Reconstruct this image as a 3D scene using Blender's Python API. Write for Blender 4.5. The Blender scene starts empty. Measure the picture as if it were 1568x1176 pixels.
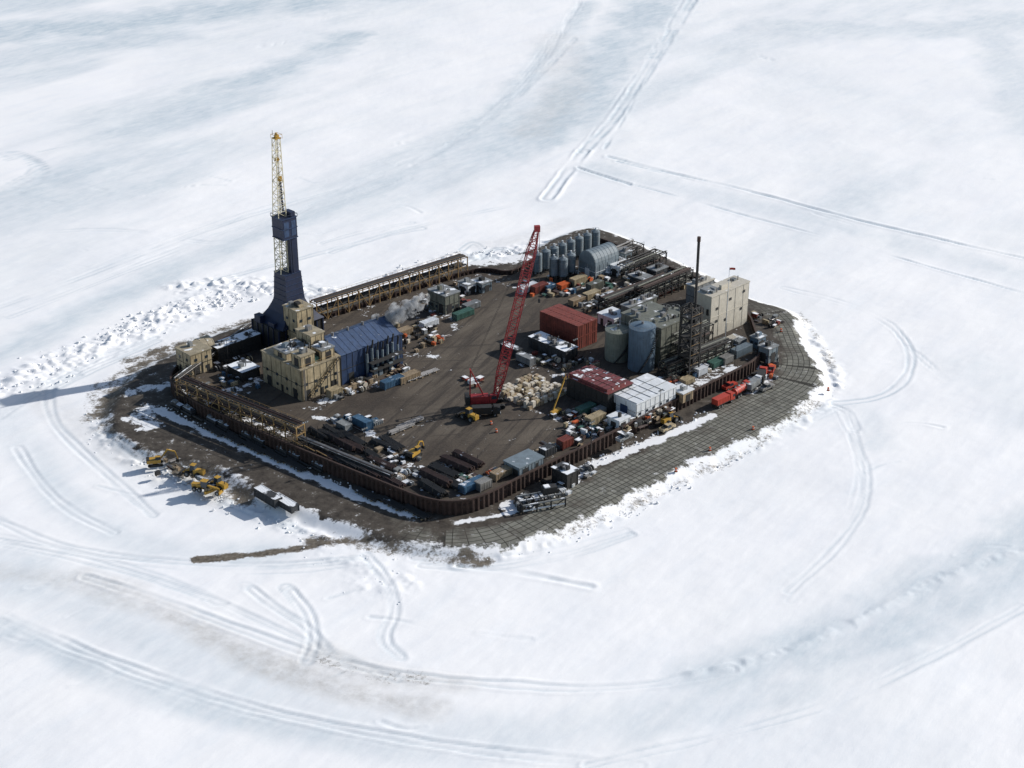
import bpy, math, random
import numpy as np
from mathutils import Vector, Matrix
random.seed(7); np.random.seed(7)
sc=bpy.context.scene
# ------------------------------------------------------------------ camera (aerial, 26 deg down)
PIT=math.radians(26); CP,SP=math.cos(PIT),math.sin(PIT)
DIST=500.0; H=DIST*SP; CY=-DIST*CP; FL=2500.0
cd=bpy.data.cameras.new("camera"); cam=bpy.data.objects.new("camera",cd); sc.collection.objects.link(cam)
cam.location=(0,CY,H); cam.rotation_euler=(math.radians(90)-PIT,0,0)
cd.sensor_width=36; cd.lens=36*FL/1568; cd.clip_start=1; cd.clip_end=40000
sc.camera=cam
# photogrammetric survey: plan position (metres) of a point of known elevation
def P(u,v,z=0.0):
    k=588-v; dy=FL*CP+k*SP; dz=-FL*SP+k*CP
    t=(z-H)/dz
    return Vector(((u-784)*t, CY+dy*t, z))
def HT(X,Y,v):
    k=588-v; ry=Y-CY
    return H-ry*(FL*SP-k*CP)/(k*SP+FL*CP)
TH=math.radians(44); A=Vector((math.cos(TH),math.sin(TH),0)); B=Vector((-math.sin(TH),math.cos(TH),0))
def along(p,d,u):
    dep=(p.y-CY)*CP+(H-p.z)*SP
    return ((u-784)*dep-FL*p.x)/(FL*d.x-(u-784)*d.y*CP)
def frame(p,rot=TH):
    return Matrix.Translation(p)@Matrix.Rotation(rot,4,'Z')
DK=5.0
# ------------------------------------------------------------------ materials
def newmat(name):
    m=bpy.data.materials.new(name); m.use_nodes=True
    nt=m.node_tree; b=nt.nodes['Principled BSDF']; return m,nt,b
MC={}
def mat(name,col,rough=.6,metal=0.0,var=.35,scale=.6,snow=0.0,grime=.5):
    if name in MC: return MC[name]
    m,nt,b=newmat(name); N=nt.nodes; L=nt.links
    geo=N.new('ShaderNodeNewGeometry')
    n1=N.new('ShaderNodeTexNoise'); n1.inputs['Scale'].default_value=scale; n1.inputs['Detail'].default_value=6
    n1.inputs['Roughness'].default_value=.65
    L.new(geo.outputs['Position'],n1.inputs['Vector'])
    mp=N.new('ShaderNodeMapping'); mp.inputs['Scale'].default_value=(2.5,2.5,.25); L.new(geo.outputs['Position'],mp.inputs['Vector'])
    n2=N.new('ShaderNodeTexNoise'); n2.inputs['Scale'].default_value=1.0; n2.inputs['Detail'].default_value=4
    L.new(mp.outputs['Vector'],n2.inputs['Vector'])
    r=N.new('ShaderNodeValToRGB'); c=col
    r.color_ramp.elements[0].position=.3; r.color_ramp.elements[0].color=(c[0]*(1-var),c[1]*(1-var),c[2]*(1-var),1)
    r.color_ramp.elements[1].position=.7; r.color_ramp.elements[1].color=(min(c[0]*(1+var*.6),.9),min(c[1]*(1+var*.6),.9),min(c[2]*(1+var*.6),.9),1)
    L.new(n1.outputs['Fac'],r.inputs['Fac'])
    mx=N.new('ShaderNodeMixRGB'); mx.blend_type='MIX'
    g=N.new('ShaderNodeMapRange'); g.inputs[1].default_value=.48; g.inputs[2].default_value=.72; g.inputs[4].default_value=grime
    L.new(n2.outputs['Fac'],g.inputs[0]); L.new(g.outputs[0],mx.inputs['Fac'])
    L.new(r.outputs['Color'],mx.inputs[1]); mx.inputs[2].default_value=(c[0]*.38+.01,c[1]*.34+.009,c[2]*.3+.008,1)
    out=mx.outputs[0]
    if snow>0:
        sx=N.new('ShaderNodeSeparateXYZ'); L.new(geo.outputs['Normal'],sx.inputs[0])
        up=N.new('ShaderNodeMapRange'); up.inputs[1].default_value=.6; up.inputs[2].default_value=.85; L.new(sx.outputs['Z'],up.inputs[0])
        n3=N.new('ShaderNodeTexNoise'); n3.inputs['Scale'].default_value=.35; n3.inputs['Detail'].default_value=8; L.new(geo.outputs['Position'],n3.inputs['Vector'])
        th=N.new('ShaderNodeMapRange'); th.inputs[1].default_value=.72-snow*.45; th.inputs[2].default_value=.78-snow*.45; L.new(n3.outputs['Fac'],th.inputs[0])
        mu=N.new('ShaderNodeMath'); mu.operation='MULTIPLY'; L.new(up.outputs[0],mu.inputs[0]); L.new(th.outputs[0],mu.inputs[1])
        m2=N.new('ShaderNodeMixRGB'); L.new(mu.outputs[0],m2.inputs['Fac']); L.new(out,m2.inputs[1]); m2.inputs[2].default_value=(.8,.82,.84,1)
        out=m2.outputs[0]
    L.new(out,b.inputs['Base Color']); b.inputs['Roughness'].default_value=rough; b.inputs['Metallic'].default_value=metal
    MC[name]=m; return m
tan=mat('tan_paint',(.42,.34,.21),snow=.1,grime=.7)
tanroof=mat('tan_roof',(.33,.28,.19),snow=.3,grime=.6)
beige=mat('beige_panel',(.50,.46,.38),snow=.25,var=.15,grime=.3)
navy=mat('navy_panel',(.018,.042,.105),var=.35,snow=0,grime=.5)
navyroof=mat('navy_roof',(.032,.065,.14),var=.4,snow=.1,grime=.5)
derb=mat('derrick_blue',(.008,.017,.052),var=.3)
dark=mat('dark_steel',(.022,.021,.02),rough=.7,snow=.1)
darks=mat('dark_snowy',(.04,.042,.045),rough=.7,snow=.65)
rust=mat('sheet_pile_rust',(.050,.027,.020),rough=.85,var=.5)
rusty=mat('rusty_pipe',(.06,.032,.025),rough=.75,var=.5,snow=.1)
redc=mat('red_container',(.20,.045,.03),snow=.05,grime=.7)
redroof=mat('red_roof',(.17,.04,.04),snow=.35)
cred=mat('crane_red',(.30,.02,.022),var=.25,grime=.4)
white=mat('white_panel',(.66,.68,.69),var=.12,snow=.3,grime=.2)
grey=mat('grey_panel',(.22,.23,.23),snow=.35)
bgrey=mat('bluegrey_steel',(.16,.20,.225),var=.25,snow=.1,grime=.4)
tankb=mat('tank_blue',(.10,.15,.20),var=.2,snow=.1,grime=.5)
tankg=mat('tank_olive',(.23,.24,.19),var=.2,snow=.25)
olive=mat('olive_panel',(.15,.155,.125),snow=.2)
gold=mat('rack_ochre',(.29,.185,.075),var=.4)
yel=mat('machine_yellow',(.45,.26,.035),var=.3,grime=.6)
yellat=mat('derrick_cream',(.66,.60,.42),var=.25,grime=.3)
bluec=mat('blue_container',(.05,.12,.20),snow=.25)
green=mat('green_container',(.05,.13,.10),snow=.25)
wood=mat('crate_wood',(.34,.255,.16),snow=.2)
bag=mat('white_sacks',(.58,.52,.42),snow=.3,var=.25,grime=.4)
orange=mat('orange_paint',(.60,.12,.03),var=.15,grime=.3)
rub=mat('rubber',(.02,.02,.02),rough=.9)
glass=mat('window_glass',(.03,.04,.05),rough=.15,var=.1,grime=0)
pipeg=mat('pipe_grey',(.26,.25,.24),rough=.45,metal=.3)
snowm=mat('snow_lump',(.84,.84,.84),rough=.7,var=.04,grime=0)
conc=mat('concrete',(.26,.25,.23))
redtruck=mat('truck_red',(.42,.045,.025),var=.15,grime=.3)
# ------------------------------------------------------------------ mesh builder
class MB:
    def __init__(s,name,M=None): s.name=name; s.v=[]; s.f=[]; s.mi=[]; s.ms=[]; s.M=M or Matrix.Identity(4)
    def m(s,mt):
        if mt not in s.ms: s.ms.append(mt)
        return s.ms.index(mt)
    def add(s,vs,fs,mt):
        o=len(s.v); s.v+= [s.M@Vector(v) for v in vs]; k=s.m(mt)
        for f in fs: s.f.append([i+o for i in f]); s.mi.append(k)
    def box(s,x0,y0,z0,x1,y1,z1,mt,T=None):
        vs=[(x0,y0,z0),(x1,y0,z0),(x1,y1,z0),(x0,y1,z0),(x0,y0,z1),(x1,y0,z1),(x1,y1,z1),(x0,y1,z1)]
        if T is not None: vs=[T@Vector(v) for v in vs]
        s.add(vs,[(3,2,1,0),(4,5,6,7),(0,1,5,4),(1,2,6,5),(2,3,7,6),(3,0,4,7)],mt)
    def hull(s,b,t,mt): # bottom quad, top quad
        s.add(list(b)+list(t),[(3,2,1,0),(4,5,6,7),(0,1,5,4),(1,2,6,5),(2,3,7,6),(3,0,4,7)],mt)
    def cyl(s,p0,p1,r,mt,n=8,r2=None,caps=True):
        p0=Vector(p0);p1=Vector(p1); d=(p1-p0)
        if d.length<1e-6: return
        d.normalize(); a=d.orthogonal().normalized(); 
        if n==4:
            up=Vector((0,0,1)) if abs(d.z)<.9 else Vector((1,0,0)); a=d.cross(up).normalized(); a=(a+d.cross(a)).normalized()
        c=d.cross(a); r2=r if r2 is None else r2; vs=[]
        for p,rr in((p0,r),(p1,r2)):
            for i in range(n):
                t=2*math.pi*i/n; vs.append(p+a*math.cos(t)*rr+c*math.sin(t)*rr)
        fs=[(i,(i+1)%n,n+(i+1)%n,n+i) for i in range(n)]
        if caps: fs+= [tuple(range(n-1,-1,-1)),tuple(range(n,2*n))]
        s.add(vs,fs,mt)
    def bar(s,p0,p1,w,mt): s.cyl(p0,p1,w*.707,mt,n=4)
    def lattice(s,p0,p1,w0,w1,n,mt,r=.12,side=None,rd=None):
        p0=Vector(p0);p1=Vector(p1);d=(p1-p0).normalized()
        a=Vector(side).normalized() if side is not None else d.orthogonal().normalized()
        a=(a-d*a.dot(d)).normalized(); c=d.cross(a); rd=rd or r*.6
        def ring(t):
            p=p0.lerp(p1,t); w=(w0+(w1-w0)*t)/2
            return [p+a*w+c*w,p-a*w+c*w,p-a*w-c*w,p+a*w-c*w]
        R=[ring(i/n) for i in range(n+1)]
        for k in range(4): s.bar(R[0][k],R[n][k],r*2,mt)
        for i in range(n):
            for k in range(4):
                j=(k+1)%4
                s.bar(R[i+1][k],R[i+1][j],rd*2,mt)
                if (i+k)%2: s.bar(R[i][k],R[i+1][j],rd*2,mt)
                else: s.bar(R[i][j],R[i+1][k],rd*2,mt)
    def done(s,smooth=False):
        c=Vector((0,0,0)); 
        for v in s.v: c+=v
        c/=len(s.v); c.z=min(v.z for v in s.v)
        me=bpy.data.meshes.new(s.name); me.from_pydata([tuple(v-c) for v in s.v],[],s.f)
        for m_ in s.ms: me.materials.append(m_)
        me.polygons.foreach_set('material_index',s.mi)
        if smooth: me.polygons.foreach_set('use_smooth',[True]*len(s.f))
        me.update(); o=bpy.data.objects.new(s.name,me); o.location=c; sc.collection.objects.link(o); return o
R=random.uniform
# ------------------------------------------------------------------ numpy tools
LAT=np.random.rand(256,256)
def vn(x,y,s,sd=0):
    x=x/s+sd*17.3; y=y/s+sd*9.1
    xi=np.floor(x).astype(int); yi=np.floor(y).astype(int); fx=x-xi; fy=y-yi
    fx=fx*fx*(3-2*fx); fy=fy*fy*(3-2*fy)
    a=LAT[xi%256,yi%256];b=LAT[(xi+1)%256,yi%256];c=LAT[xi%256,(yi+1)%256];d=LAT[(xi+1)%256,(yi+1)%256]
    return (a*(1-fx)+b*fx)*(1-fy)+(c*(1-fx)+d*fx)*fy
def fbm(x,y,s,sd=0,o=4):
    t=0;w=1;n=0
    for i in range(o): t=t+vn(x,y,s/2**i,sd+i)*w; n+=w; w*=.55
    return t/n
def pdist(X,Y,pts,closed=False,maxd=60):
    D=np.full(X.shape,1e3); S=np.zeros(X.shape)
    s0=0; n=len(pts)
    for i in range(n if closed else n-1):
        x0,y0=pts[i][:2]; x1,y1=pts[(i+1)%n][:2]; dx,dy=x1-x0,y1-y0; l2=dx*dx+dy*dy; l=math.sqrt(l2)
        if l<1e-6: continue
        bb=(X>min(x0,x1)-maxd)&(X<max(x0,x1)+maxd)&(Y>min(y0,y1)-maxd)&(Y<max(y0,y1)+maxd)
        if bb.any():
            xs=X[bb];ys=Y[bb]; t=np.clip(((xs-x0)*dx+(ys-y0)*dy)/l2,0,1)
            d=np.hypot(xs-x0-t*dx,ys-y0-t*dy); cur=D[bb]; cs=S[bb]; w=d<cur
            cur[w]=d[w]; cs[w]=(s0+t*l)[w]; D[bb]=cur; S[bb]=cs
        s0+=l
    return D,S
def inside(X,Y,pts):
    r=np.zeros(X.shape,bool); n=len(pts)
    for i in range(n):
        x0,y0=pts[i][:2]; x1,y1=pts[(i+1)%n][:2]
        if y0==y1: continue
        c=((y0>Y)!=(y1>Y))&(X<(x1-x0)*(Y-y0)/(y1-y0)+x0); r^=c
    return r
def chaikin(pts,k=2,closed=True):
    for _ in range(k):
        o=[]; n=len(pts)
        if not closed: o.append(pts[0])
        for i in range(n if closed else n-1):
            a=pts[i];b=pts[(i+1)%n]; o.append(a*.75+b*.25); o.append(a*.25+b*.75)
        if not closed: o.append(pts[-1])
        pts=o
    return pts
# ------------------------------------------------------------------ island outlines
WT=6.2
wallpx=[(264,590),(300,618),(450,684),(600,744),(645,762),(690,770),(735,762),(800,728),(950,656),(1050,604),(1135,563),(1160,548),(1167,530),(1158,512),
 (1146,474),(1080,430),(1022,408),(965,384),(925,366),(895,362),(850,376),(806,402),(780,418),(748,410),(715,414),(600,450),(490,486),(385,502),(325,525),(272,558),(260,575)]
wall=chaikin([P(u,v,WT) for u,v in wallpx],2)
benchpx=[(1146,458),(1200,470),(1228,488),(1222,510),(1250,545),(1268,588),(1245,618),(1200,652),(1120,692),(1030,732),(930,785),(830,826),(760,846),(700,850),(620,840),(540,815),(440,782),(400,768),(330,722),(250,704),(180,684),(160,640),(180,600),(215,565),(270,540),(330,512),(390,490),(480,474),(590,436),(700,402),(800,390),(880,348),(930,350),(1030,398),(1090,425)]
bench=chaikin([P(u,v,1.2) for u,v in benchpx],2)
# ------------------------------------------------------------------ ground sheet
def axis(dense0,dense1,st,lim0,lim1,g=1.02):
    a=list(np.arange(dense0,dense1+st,st)); s=st; x=a[-1]
    while x<lim1: s*=g if x<600 else 1.25; x+=s; a.append(x)
    s=st;x=a[0];b=[]
    while x>lim0: s*=g if x>-600 else 1.25; x-=s; b.append(x)
    return np.array(b[::-1]+a)
gx=axis(-132,122,.56,-12000,12000,1.013); gy=axis(-170,95,.56,-3000,14000,1.009)
X,Y=np.meshgrid(gx,gy,indexing='ij')
def pl(px,z=0,k=2): return chaikin([P(u,v,z) for u,v in px],k,False)
benchd,_=pdist(X,Y,bench,True,40); bi=inside(X,Y,bench); benchd=np.where(bi,benchd,-benchd)
walld,walls=pdist(X,Y,wall,True,45)
wi=inside(X,Y,wall)
near=np.exp(-((X/700)**2+(Y/900)**2))
Z=np.zeros_like(X)
Z+=(fbm(X,Y,70,1,3)-.5)*1.5*near+(fbm(X*.7+Y*.7,(Y-X)*2.2,22,2,4)-.5)*.32*near+(fbm(X,Y,3.5,3,3)-.5)*.07*near
rz=np.clip((benchd+3)/6,0,1); rz=rz*rz*(3-2*rz)
Z=Z*(1-rz*.8)+rz*2.0
ice=np.zeros_like(X); dirt=np.zeros_like(X); snowp=np.zeros_like(X); soil=np.zeros_like(X)
def loc(px,maxd,z=0):
    pts=pl(px,z); xs=[p.x for p in pts]; ys=[p.y for p in pts]
    i0,i1=np.searchsorted(gx,[min(xs)-maxd,max(xs)+maxd]); j0,j1=np.searchsorted(gy,[min(ys)-maxd,max(ys)+maxd])
    sl=(slice(i0,i1),slice(j0,j1)); D,S=pdist(X[sl],Y[sl],pts,False,maxd)
    m=D<maxd; return sl,m,D[m],S[m],X[sl][m],Y[sl][m]
def upd(F,sl,m,val,op='max'):
    a=F[sl]; c=a[m]; a[m]=np.maximum(c,val) if op=='max' else c+val
def band(px,w,st,rough=1.0,sd=0,F=None):
    F=ice if F is None else F
    sl,m,D,S,x,y=loc(px,w*2+10)
    D=D+(fbm(x,y,14,sd+5,4)-.5)*w*1.3*rough
    upd(F,sl,m,st*np.clip(1.4-D/w,0,1)*np.clip(.2+fbm(x*1.0,y*.5,22,sd+9,4)*1.5,0,1))
def track(px,sep=2.2,w=.8,dep=.18,st=.5,sd=0,berm=.12):
    sl,m,D,S,x,y=loc(px,14)
    if not m.any(): return
    D=D+(fbm(x,y,9,sd+3,2)-.5)*1.0
    e=np.abs(np.abs(D)-sep/2) if sep>0 else np.abs(D)
    brk=np.clip(fbm(S+sd*31,S*0+sd,22,sd,3)*4-1.2,.08,1)
    far=np.clip((y-60)/400,0,1); g=np.exp(-(e/(w*(1+far*.6)))**2); g2=np.exp(-(e/(w*(1+far)))**2)
    upd(Z,sl,m,(-g*dep*(1+far)+np.exp(-((D-sep/2-1.6*w)/w)**2)*berm)*brk,'add')
    upd(ice,sl,m,g2*st*brk)
def lanes(px,w,n,dep=.05,st=.25,sd=0):
    for i in range(n):
        off=R(-w,w); q=[(u+off*3.2*.5+R(-4,4),v+off*1.2+R(-3,3)) for u,v in px]
        track(q,R(1.6,2.4),.42,1.8*dep*R(.5,1.3),min(.9,1.6*st*R(.5,1.2)),sd+i*3,dep*.7)
def dirtp(px,w,st,sd=0):
    sl,m,D,S,x,y=loc(px,w*2+10)
    D=D+(fbm(x,y,6,sd+2,4)-.5)*w*1.6
    upd(dirt,sl,m,st*np.clip(1.3-D/w,0,1)*np.clip(fbm(x,y,5,sd+11,4)*2.2-.4,0,1))
def berm(px,w,h,lump=1.0,sd=0):
    sl,m,D,S,x,y=loc(px,w*3)
    n=fbm(x,y,2.6,sd+21,3); upd(Z,sl,m,np.exp(-(D/w)**2)*h*(.25+lump*np.clip(n-.42,0,1)*3.4),'add')
# broad ice patches
ca,sa=math.cos(.95),math.sin(.95)
U=(X*ca+Y*sa); V=(-X*sa+Y*ca)
ice=np.maximum(ice,np.clip(fbm(U*.30,V*1.1,60,4,5)*3.2-1.5,0,.75)*np.clip((Y-30)/160,0,1))
ice=np.maximum(ice,.28*np.clip(fbm(X*1.2,Y*.8,60,14,5)*2.8-1.3,0,1))
band([(1010,0),(960,50),(915,110),(870,170),(800,225)],18,.9,1,1)
band([(0,50),(200,35),(420,10),(600,-20)],30,1.0,1,2)
band([(0,90),(120,70),(260,55)],22,.8,1,22)
band([(540,55),(500,80),(400,118),(300,140)],14,.9,1,3)
band([(900,5),(860,60),(800,130),(720,200),(640,265),(480,330),(300,395),(120,480),(0,545)],8,.7,1,4)
band([(1180,40),(1400,50),(1568,30)],22,.6,1,5)
band([(1500,20),(1560,120),(1568,200)],14,.5,1,25)
band([(910,260),(1140,310),(1330,360),(1568,420)],9,.5,1,6)
band([(0,640),(60,720),(130,800),(250,850),(420,850)],6,.5,1,7)
band([(0,860),(120,930),(300,1010),(480,1090),(700,1130),(960,1120),(1150,1060)],9,.45,1,18)
band([(1080,1045),(1200,1000),(1330,940),(1450,880),(1600,800)],8,.8,1,9)
band([(1250,1010),(1400,960),(1600,860)],8,.75,1,10)
band([(1000,1100),(1200,1060),(1400,1000)],6,.45,1,12)
band([(0,960),(160,1030),(400,1110),(700,1160)],5,.6,1,11)
band([(1100,700),(1200,650),(1320,620),(1340,680)],5,.3,1,13)
band([(1500,560),(1568,640)],12,.25,1,14)
band([(120,888),(200,915),(300,965),(430,1030),(560,1070),(660,1085)],4.5,.9,1,8,soil)
band([(480,1000),(560,1040),(700,1050)],4,.6,1,15,soil)
band([(0,880),(100,890),(200,905)],4,.5,1,16,soil)
band([(60,600),(120,660),(200,710),(330,760)],5,.5,1,17,soil)
band([(730,375),(800,365),(860,340)],5,.35,1,19,soil)
band([(850,60),(880,130),(820,200)],12,.4,1,20,soil)
# tracks
track([(1064,-5),(1020,60),(978,125),(940,185),(893,232)],3.4,.9,.12,.9,1,.18)
track([(1046,0),(995,85),(935,165),(886,232)],0,.7,.10,.6,2,.12)
track([(1066,0),(1030,60),(985,130),(950,190),(925,228)],0,.6,.12,.7,22,.12)
track([(893,232),(865,268),(838,303)],4,.8,.2,.7,3,.35)
track([(930,240),(1010,262),(1140,290),(1300,335),(1420,362),(1570,395)],0,.8,.3,1.0,4,.25)
track([(945,248),(1000,262),(1060,276)],0,.8,.4,1.4,44,.3)
track([(885,258),(940,275),(1040,302),(1200,345),(1380,395),(1570,450)],0,.6,.18,.9,5,.15)
track([(885,258),(920,270),(965,283)],0,.8,.4,1.4,45,.2)
track([(1200,440),(1290,462),(1360,490),(1398,535),(1392,580),(1350,612),(1280,620)],2.4,.45,.16,.85,6,.08)
track([(1280,625),(1310,680),(1320,740),(1290,830),(1210,920)],2.0,.4,.06,.3,7,.03)
track([(1390,530),(1450,585)],1.8,.4,.10,.5,8,.03)
track([(0,942),(130,1000),(300,1062),(520,1118),(760,1155),(980,1172)],2.0,.5,.13,.7,9,.18)
track([(0,952),(130,1010),(300,1072),(520,1126),(760,1163)],2.0,.5,.1,.5,99,.1)
track([(130,885),(260,925),(420,985),(560,1030),(760,1050),(940,1058),(1120,1025)],2.2,.5,.12,.6,10,.15)
lanes([(0,800),(100,845),(260,866),(420,872),(560,862)],5,5,.05,.35,11)
lanes([(30,690),(60,740),(110,790),(180,820)],4,3,.05,.3,12)
lanes([(80,590),(80,640),(110,680),(170,730),(240,790)],4,4,.05,.35,13)
lanes([(440,905),(470,940),(480,980),(465,1010)],4,6,.04,.35,14)
lanes([(380,900),(430,940),(470,960),(500,1000)],6,5,.04,.35,114)
lanes([(560,850),(600,900),(610,940),(585,985),(620,1010)],4,4,.04,.3,15)
lanes([(0,830),(150,858),(300,905),(450,980),(600,1040)],8,5,.04,.3,70)
lanes([(500,380),(560,362),(640,345)],5,4,.06,.35,80)
lanes([(720,400),(760,375),(800,392)],6,5,.08,.5,81)
lanes([(720,392),(740,380),(760,400)],8,5,.08,.5,181)
lanes([(470,440),(500,455),(560,430)],5,4,.08,.4,82)
lanes([(900,10),(850,80),(780,160),(690,225)],8,3,.06,.3,83)
lanes([(1200,900),(1300,820),(1330,740),(1300,660)],4,2,.04,.25,84)
lanes([(160,670),(240,720),(340,770),(450,810)],5,6,.06,.4,85)
lanes([(1240,640),(1290,620),(1310,660)],4,4,.06,.4,86)
lanes([(640,860),(740,870),(860,850),(960,815)],5,5,.05,.35,87)
lanes([(60,600),(140,560),(240,520)],5,5,.06,.4,88)
lanes([(0,640),(50,600),(120,575)],6,4,.05,.35,89)
lanes([(0,480),(140,425),(320,355),(480,305),(620,265)],7,4,.05,.35,90)
lanes([(0,240),(40,235),(70,262),(20,290)],5,4,.06,.6,91)
track([(700,868),(780,875),(850,888),(905,898)],0,.8,.4,.9,16,.3)
track([(900,1172),(1130,1120),(1300,1070),(1440,1000),(1570,930)],2.0,.5,.1,.6,17,.15)
track([(0,470),(140,420),(320,350),(480,300),(620,262),(760,180),(880,60)],2.2,.7,.10,.6,19,.08)
track([(0,360),(200,350),(340,380),(420,340),(640,240)],2.2,.7,.08,.45,20,.05)
track([(285,440),(520,380),(640,345),(800,310)],2.2,.6,.11,.6,21,.12)
for i in range(60):
    u=R(0,1560);v=R(30,1150)
    if i>34: u=R(0,700); v=random.choice([R(200,420),R(860,1150)])
    if 150<u<1280 and 380<v<860: continue
    a=R(-.5,.5); l=R(20,90)
    track([(u,v),(u+l*.5,v+l*a*.4+R(-8,8)),(u+l,v+l*a*.6)],0,R(.3,.6),R(.05,.18),R(.2,.6),30+i,.08)
# wind-blown ledge along the ice road at the south-east
sl,m_,D_,S_,x_,y_=loc([(1570,845),(1480,868),(1400,905),(1310,950),(1200,1000),(1060,1030)],14)
nz=fbm(x_,y_,7,60,4); upd(Z,sl,m_,np.exp(-((D_+(nz-.5)*7)/1.6)**2)*.55*np.clip(nz*3-1,0,1),'add')
# spoil, dirt
dirtp([(300,858),(360,853),(430,846),(520,830),(590,828)],1.6,1.4,1)
dirtp([(420,848),(520,832),(590,830)],1.4,1.4,21)
dirtp([(165,640),(200,665),(260,690),(330,715)],7,1.0,2)
dirtp([(160,640),(170,600),(200,570),(260,540)],6,1.0,12)
dirtp([(200,555),(260,535),(340,505),(430,478)],4,.9,3)
dirtp([(500,1010),(560,1040),(640,1045)],3,.35,5)
dirtp([(480,830),(560,836),(640,848),(740,860)],3,.9,6)
dirtp([(230,690),(300,735),(420,775)],4,.9,7)
dirtp([(860,825),(960,780),(1060,735),(1180,675),(1250,620)],1.8,.45,9)
dirtp([(1225,480),(1255,520),(1280,580)],2,.4,10)
# snow banks lying on the bench
def sp(px,w,st,sd):
    sl,m,D,S,x,y=loc(px,w*3,2)
    D=D+(fbm(x,y,4,sd,3)-.5)*w*1.8
    upd(snowp,sl,m,st*np.clip(1.4-D/w,0,1))
sp([(245,628),(300,655),(400,698),(480,732),(560,765),(640,790)],1.7,.95,1)
sp([(200,600),(250,590)],2.5,.7,2)
sp([(700,800),(760,792),(800,776)],1.3,.8,3)
sp([(905,712),(960,692),(1020,668),(1090,636)],1.6,1,4)
sp([(780,775),(850,752),(900,722)],2,.8,5)
sp([(1030,735),(1100,700),(1060,705)],2.2,.75,6)
sp([(430,775),(490,800)],2.4,1,7)
sp([(150,670),(190,690),(250,712),(330,745)],3.5,.8,8)
sp([(205,640),(235,660),(220,625)],3,.7,18)
sp([(590,434),(700,402),(800,394)],4,1,9)
sp([(390,486),(480,470),(560,445)],3,1,19)
sp([(1160,560),(1180,580),(1150,600)],1.5,.6,10)
sp([(1232,520),(1250,545)],2,.9,11)
# snow berms
berm([(0,598),(60,560),(120,540),(200,505),(280,470),(340,448),(430,440)],5,.6,1.5,1)
berm([(60,585),(140,545),(240,500),(300,480)],5,.45,1.4,2)
berm([(280,440),(360,430),(430,445),(510,450)],5,.6,1.5,3)
berm([(150,640),(170,690),(240,730),(330,760),(430,800),(500,830)],3,.4,1.3,4)
berm([(1285,580),(1262,625),(1215,662),(1130,700),(1040,740),(940,795),(840,836),(770,856)],2.0,.3,1.2,5)
berm([(730,395),(780,385),(830,372)],4,.5,1.2,6)
berm([(600,425),(700,392)],4,.6,1.2,7)
berm([(1230,500),(1262,545),(1285,590)],2.5,.6,1.2,8)
berm([(500,855),(580,870),(560,905),(620,890)],5,.22,1.2,9)
Z=np.where(wi&(walld>2),1.5,Z)
# articulated concrete mats only on the seaward (south and east) bench
mm=np.clip((X+Y*.35+62)/10,0,1)*np.clip((60-Y)/15,0,1)
nx,ny=X.shape
co=np.stack([X,Y,Z],-1).reshape(-1,3)
idx=np.arange(nx*ny).reshape(nx,ny)
q=np.stack([idx[:-1,:-1],idx[1:,:-1],idx[1:,1:],idx[:-1,1:]],-1).reshape(-1,4)
me=bpy.data.meshes.new('snow_ground'); me.vertices.add(len(co)); me.vertices.foreach_set('co',co.ravel())
me.loops.add(q.size); me.loops.foreach_set('vertex_index',q.ravel()); me.polygons.add(len(q))
me.polygons.foreach_set('loop_start',np.arange(0,q.size,4)); me.polygons.foreach_set('loop_total',np.full(len(q),4))
me.update(calc_edges=True); me.polygons.foreach_set('use_smooth',np.ones(len(q),bool))
for nm,ar in(('bench',benchd),('ice',ice),('dirt',dirt),('snowp',snowp),('soil',soil),('ms',walls),('md',walld),('mm',mm)):
    at=me.attributes.new(nm,'FLOAT','POINT'); at.data.foreach_set('value',ar.ravel().astype(np.float32))
go=bpy.data.objects.new('snow_ground',me); sc.collection.objects.link(go)
# ground shader
m,nt,b=newmat('snow_ice_gravel'); N=nt.nodes; L=nt.links
def attr(n): a=N.new('ShaderNodeAttribute'); a.attribute_name=n; return a.outputs['Fac']
geo=N.new('ShaderNodeNewGeometry')
def noise(s,d=6,r=.6,vec=None,sc_=None,rz_=.7):
    n=N.new('ShaderNodeTexNoise'); n.inputs['Scale'].default_value=s; n.inputs['Detail'].default_value=d; n.inputs['Roughness'].default_value=r
    src=geo.outputs['Position']
    if sc_:
        mp=N.new('ShaderNodeMapping'); mp.vector_type='TEXTURE'; mp.inputs['Rotation'].default_value=(0,0,rz_); mp.inputs['Scale'].default_value=tuple(1/k for k in sc_); L.new(src,mp.inputs['Vector']); src=mp.outputs[0]
    L.new(src,n.inputs['Vector']); return n.outputs['Fac']
def mr(i,a,b_,c=0,d=1):
    n=N.new('ShaderNodeMapRange'); n.inputs[1].default_value=a;n.inputs[2].default_value=b_;n.inputs[3].default_value=c;n.inputs[4].default_value=d; L.new(i,n.inputs[0]); return n.outputs[0]
def mth(op,a,b_):
    n=N.new('ShaderNodeMath'); n.operation=op
    for i,x in enumerate((a,b_)):
        if isinstance(x,(int,float)): n.inputs[i].default_value=x
        else: L.new(x,n.inputs[i])
    return n.outputs[0]
def mix(f,a,b_):
    n=N.new('ShaderNodeMixRGB')
    if isinstance(f,(int,float)): n.inputs[0].default_value=f
    else: L.new(f,n.inputs[0])
    for i,x in((1,a),(2,b_)):
        if isinstance(x,tuple): n.inputs[i].default_value=(*x,1)
        else: L.new(x,n.inputs[i])
    return n.outputs[0]
snow=mix(mr(noise(.03,10,.65),.35,.7),(.90,.885,.865),(.85,.845,.845))
snow=mix(mr(noise(.12,10,.72,sc_=(.22,1,1),rz_=.9),.5,.75,0,.5),snow,(.73,.76,.79))
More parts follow.
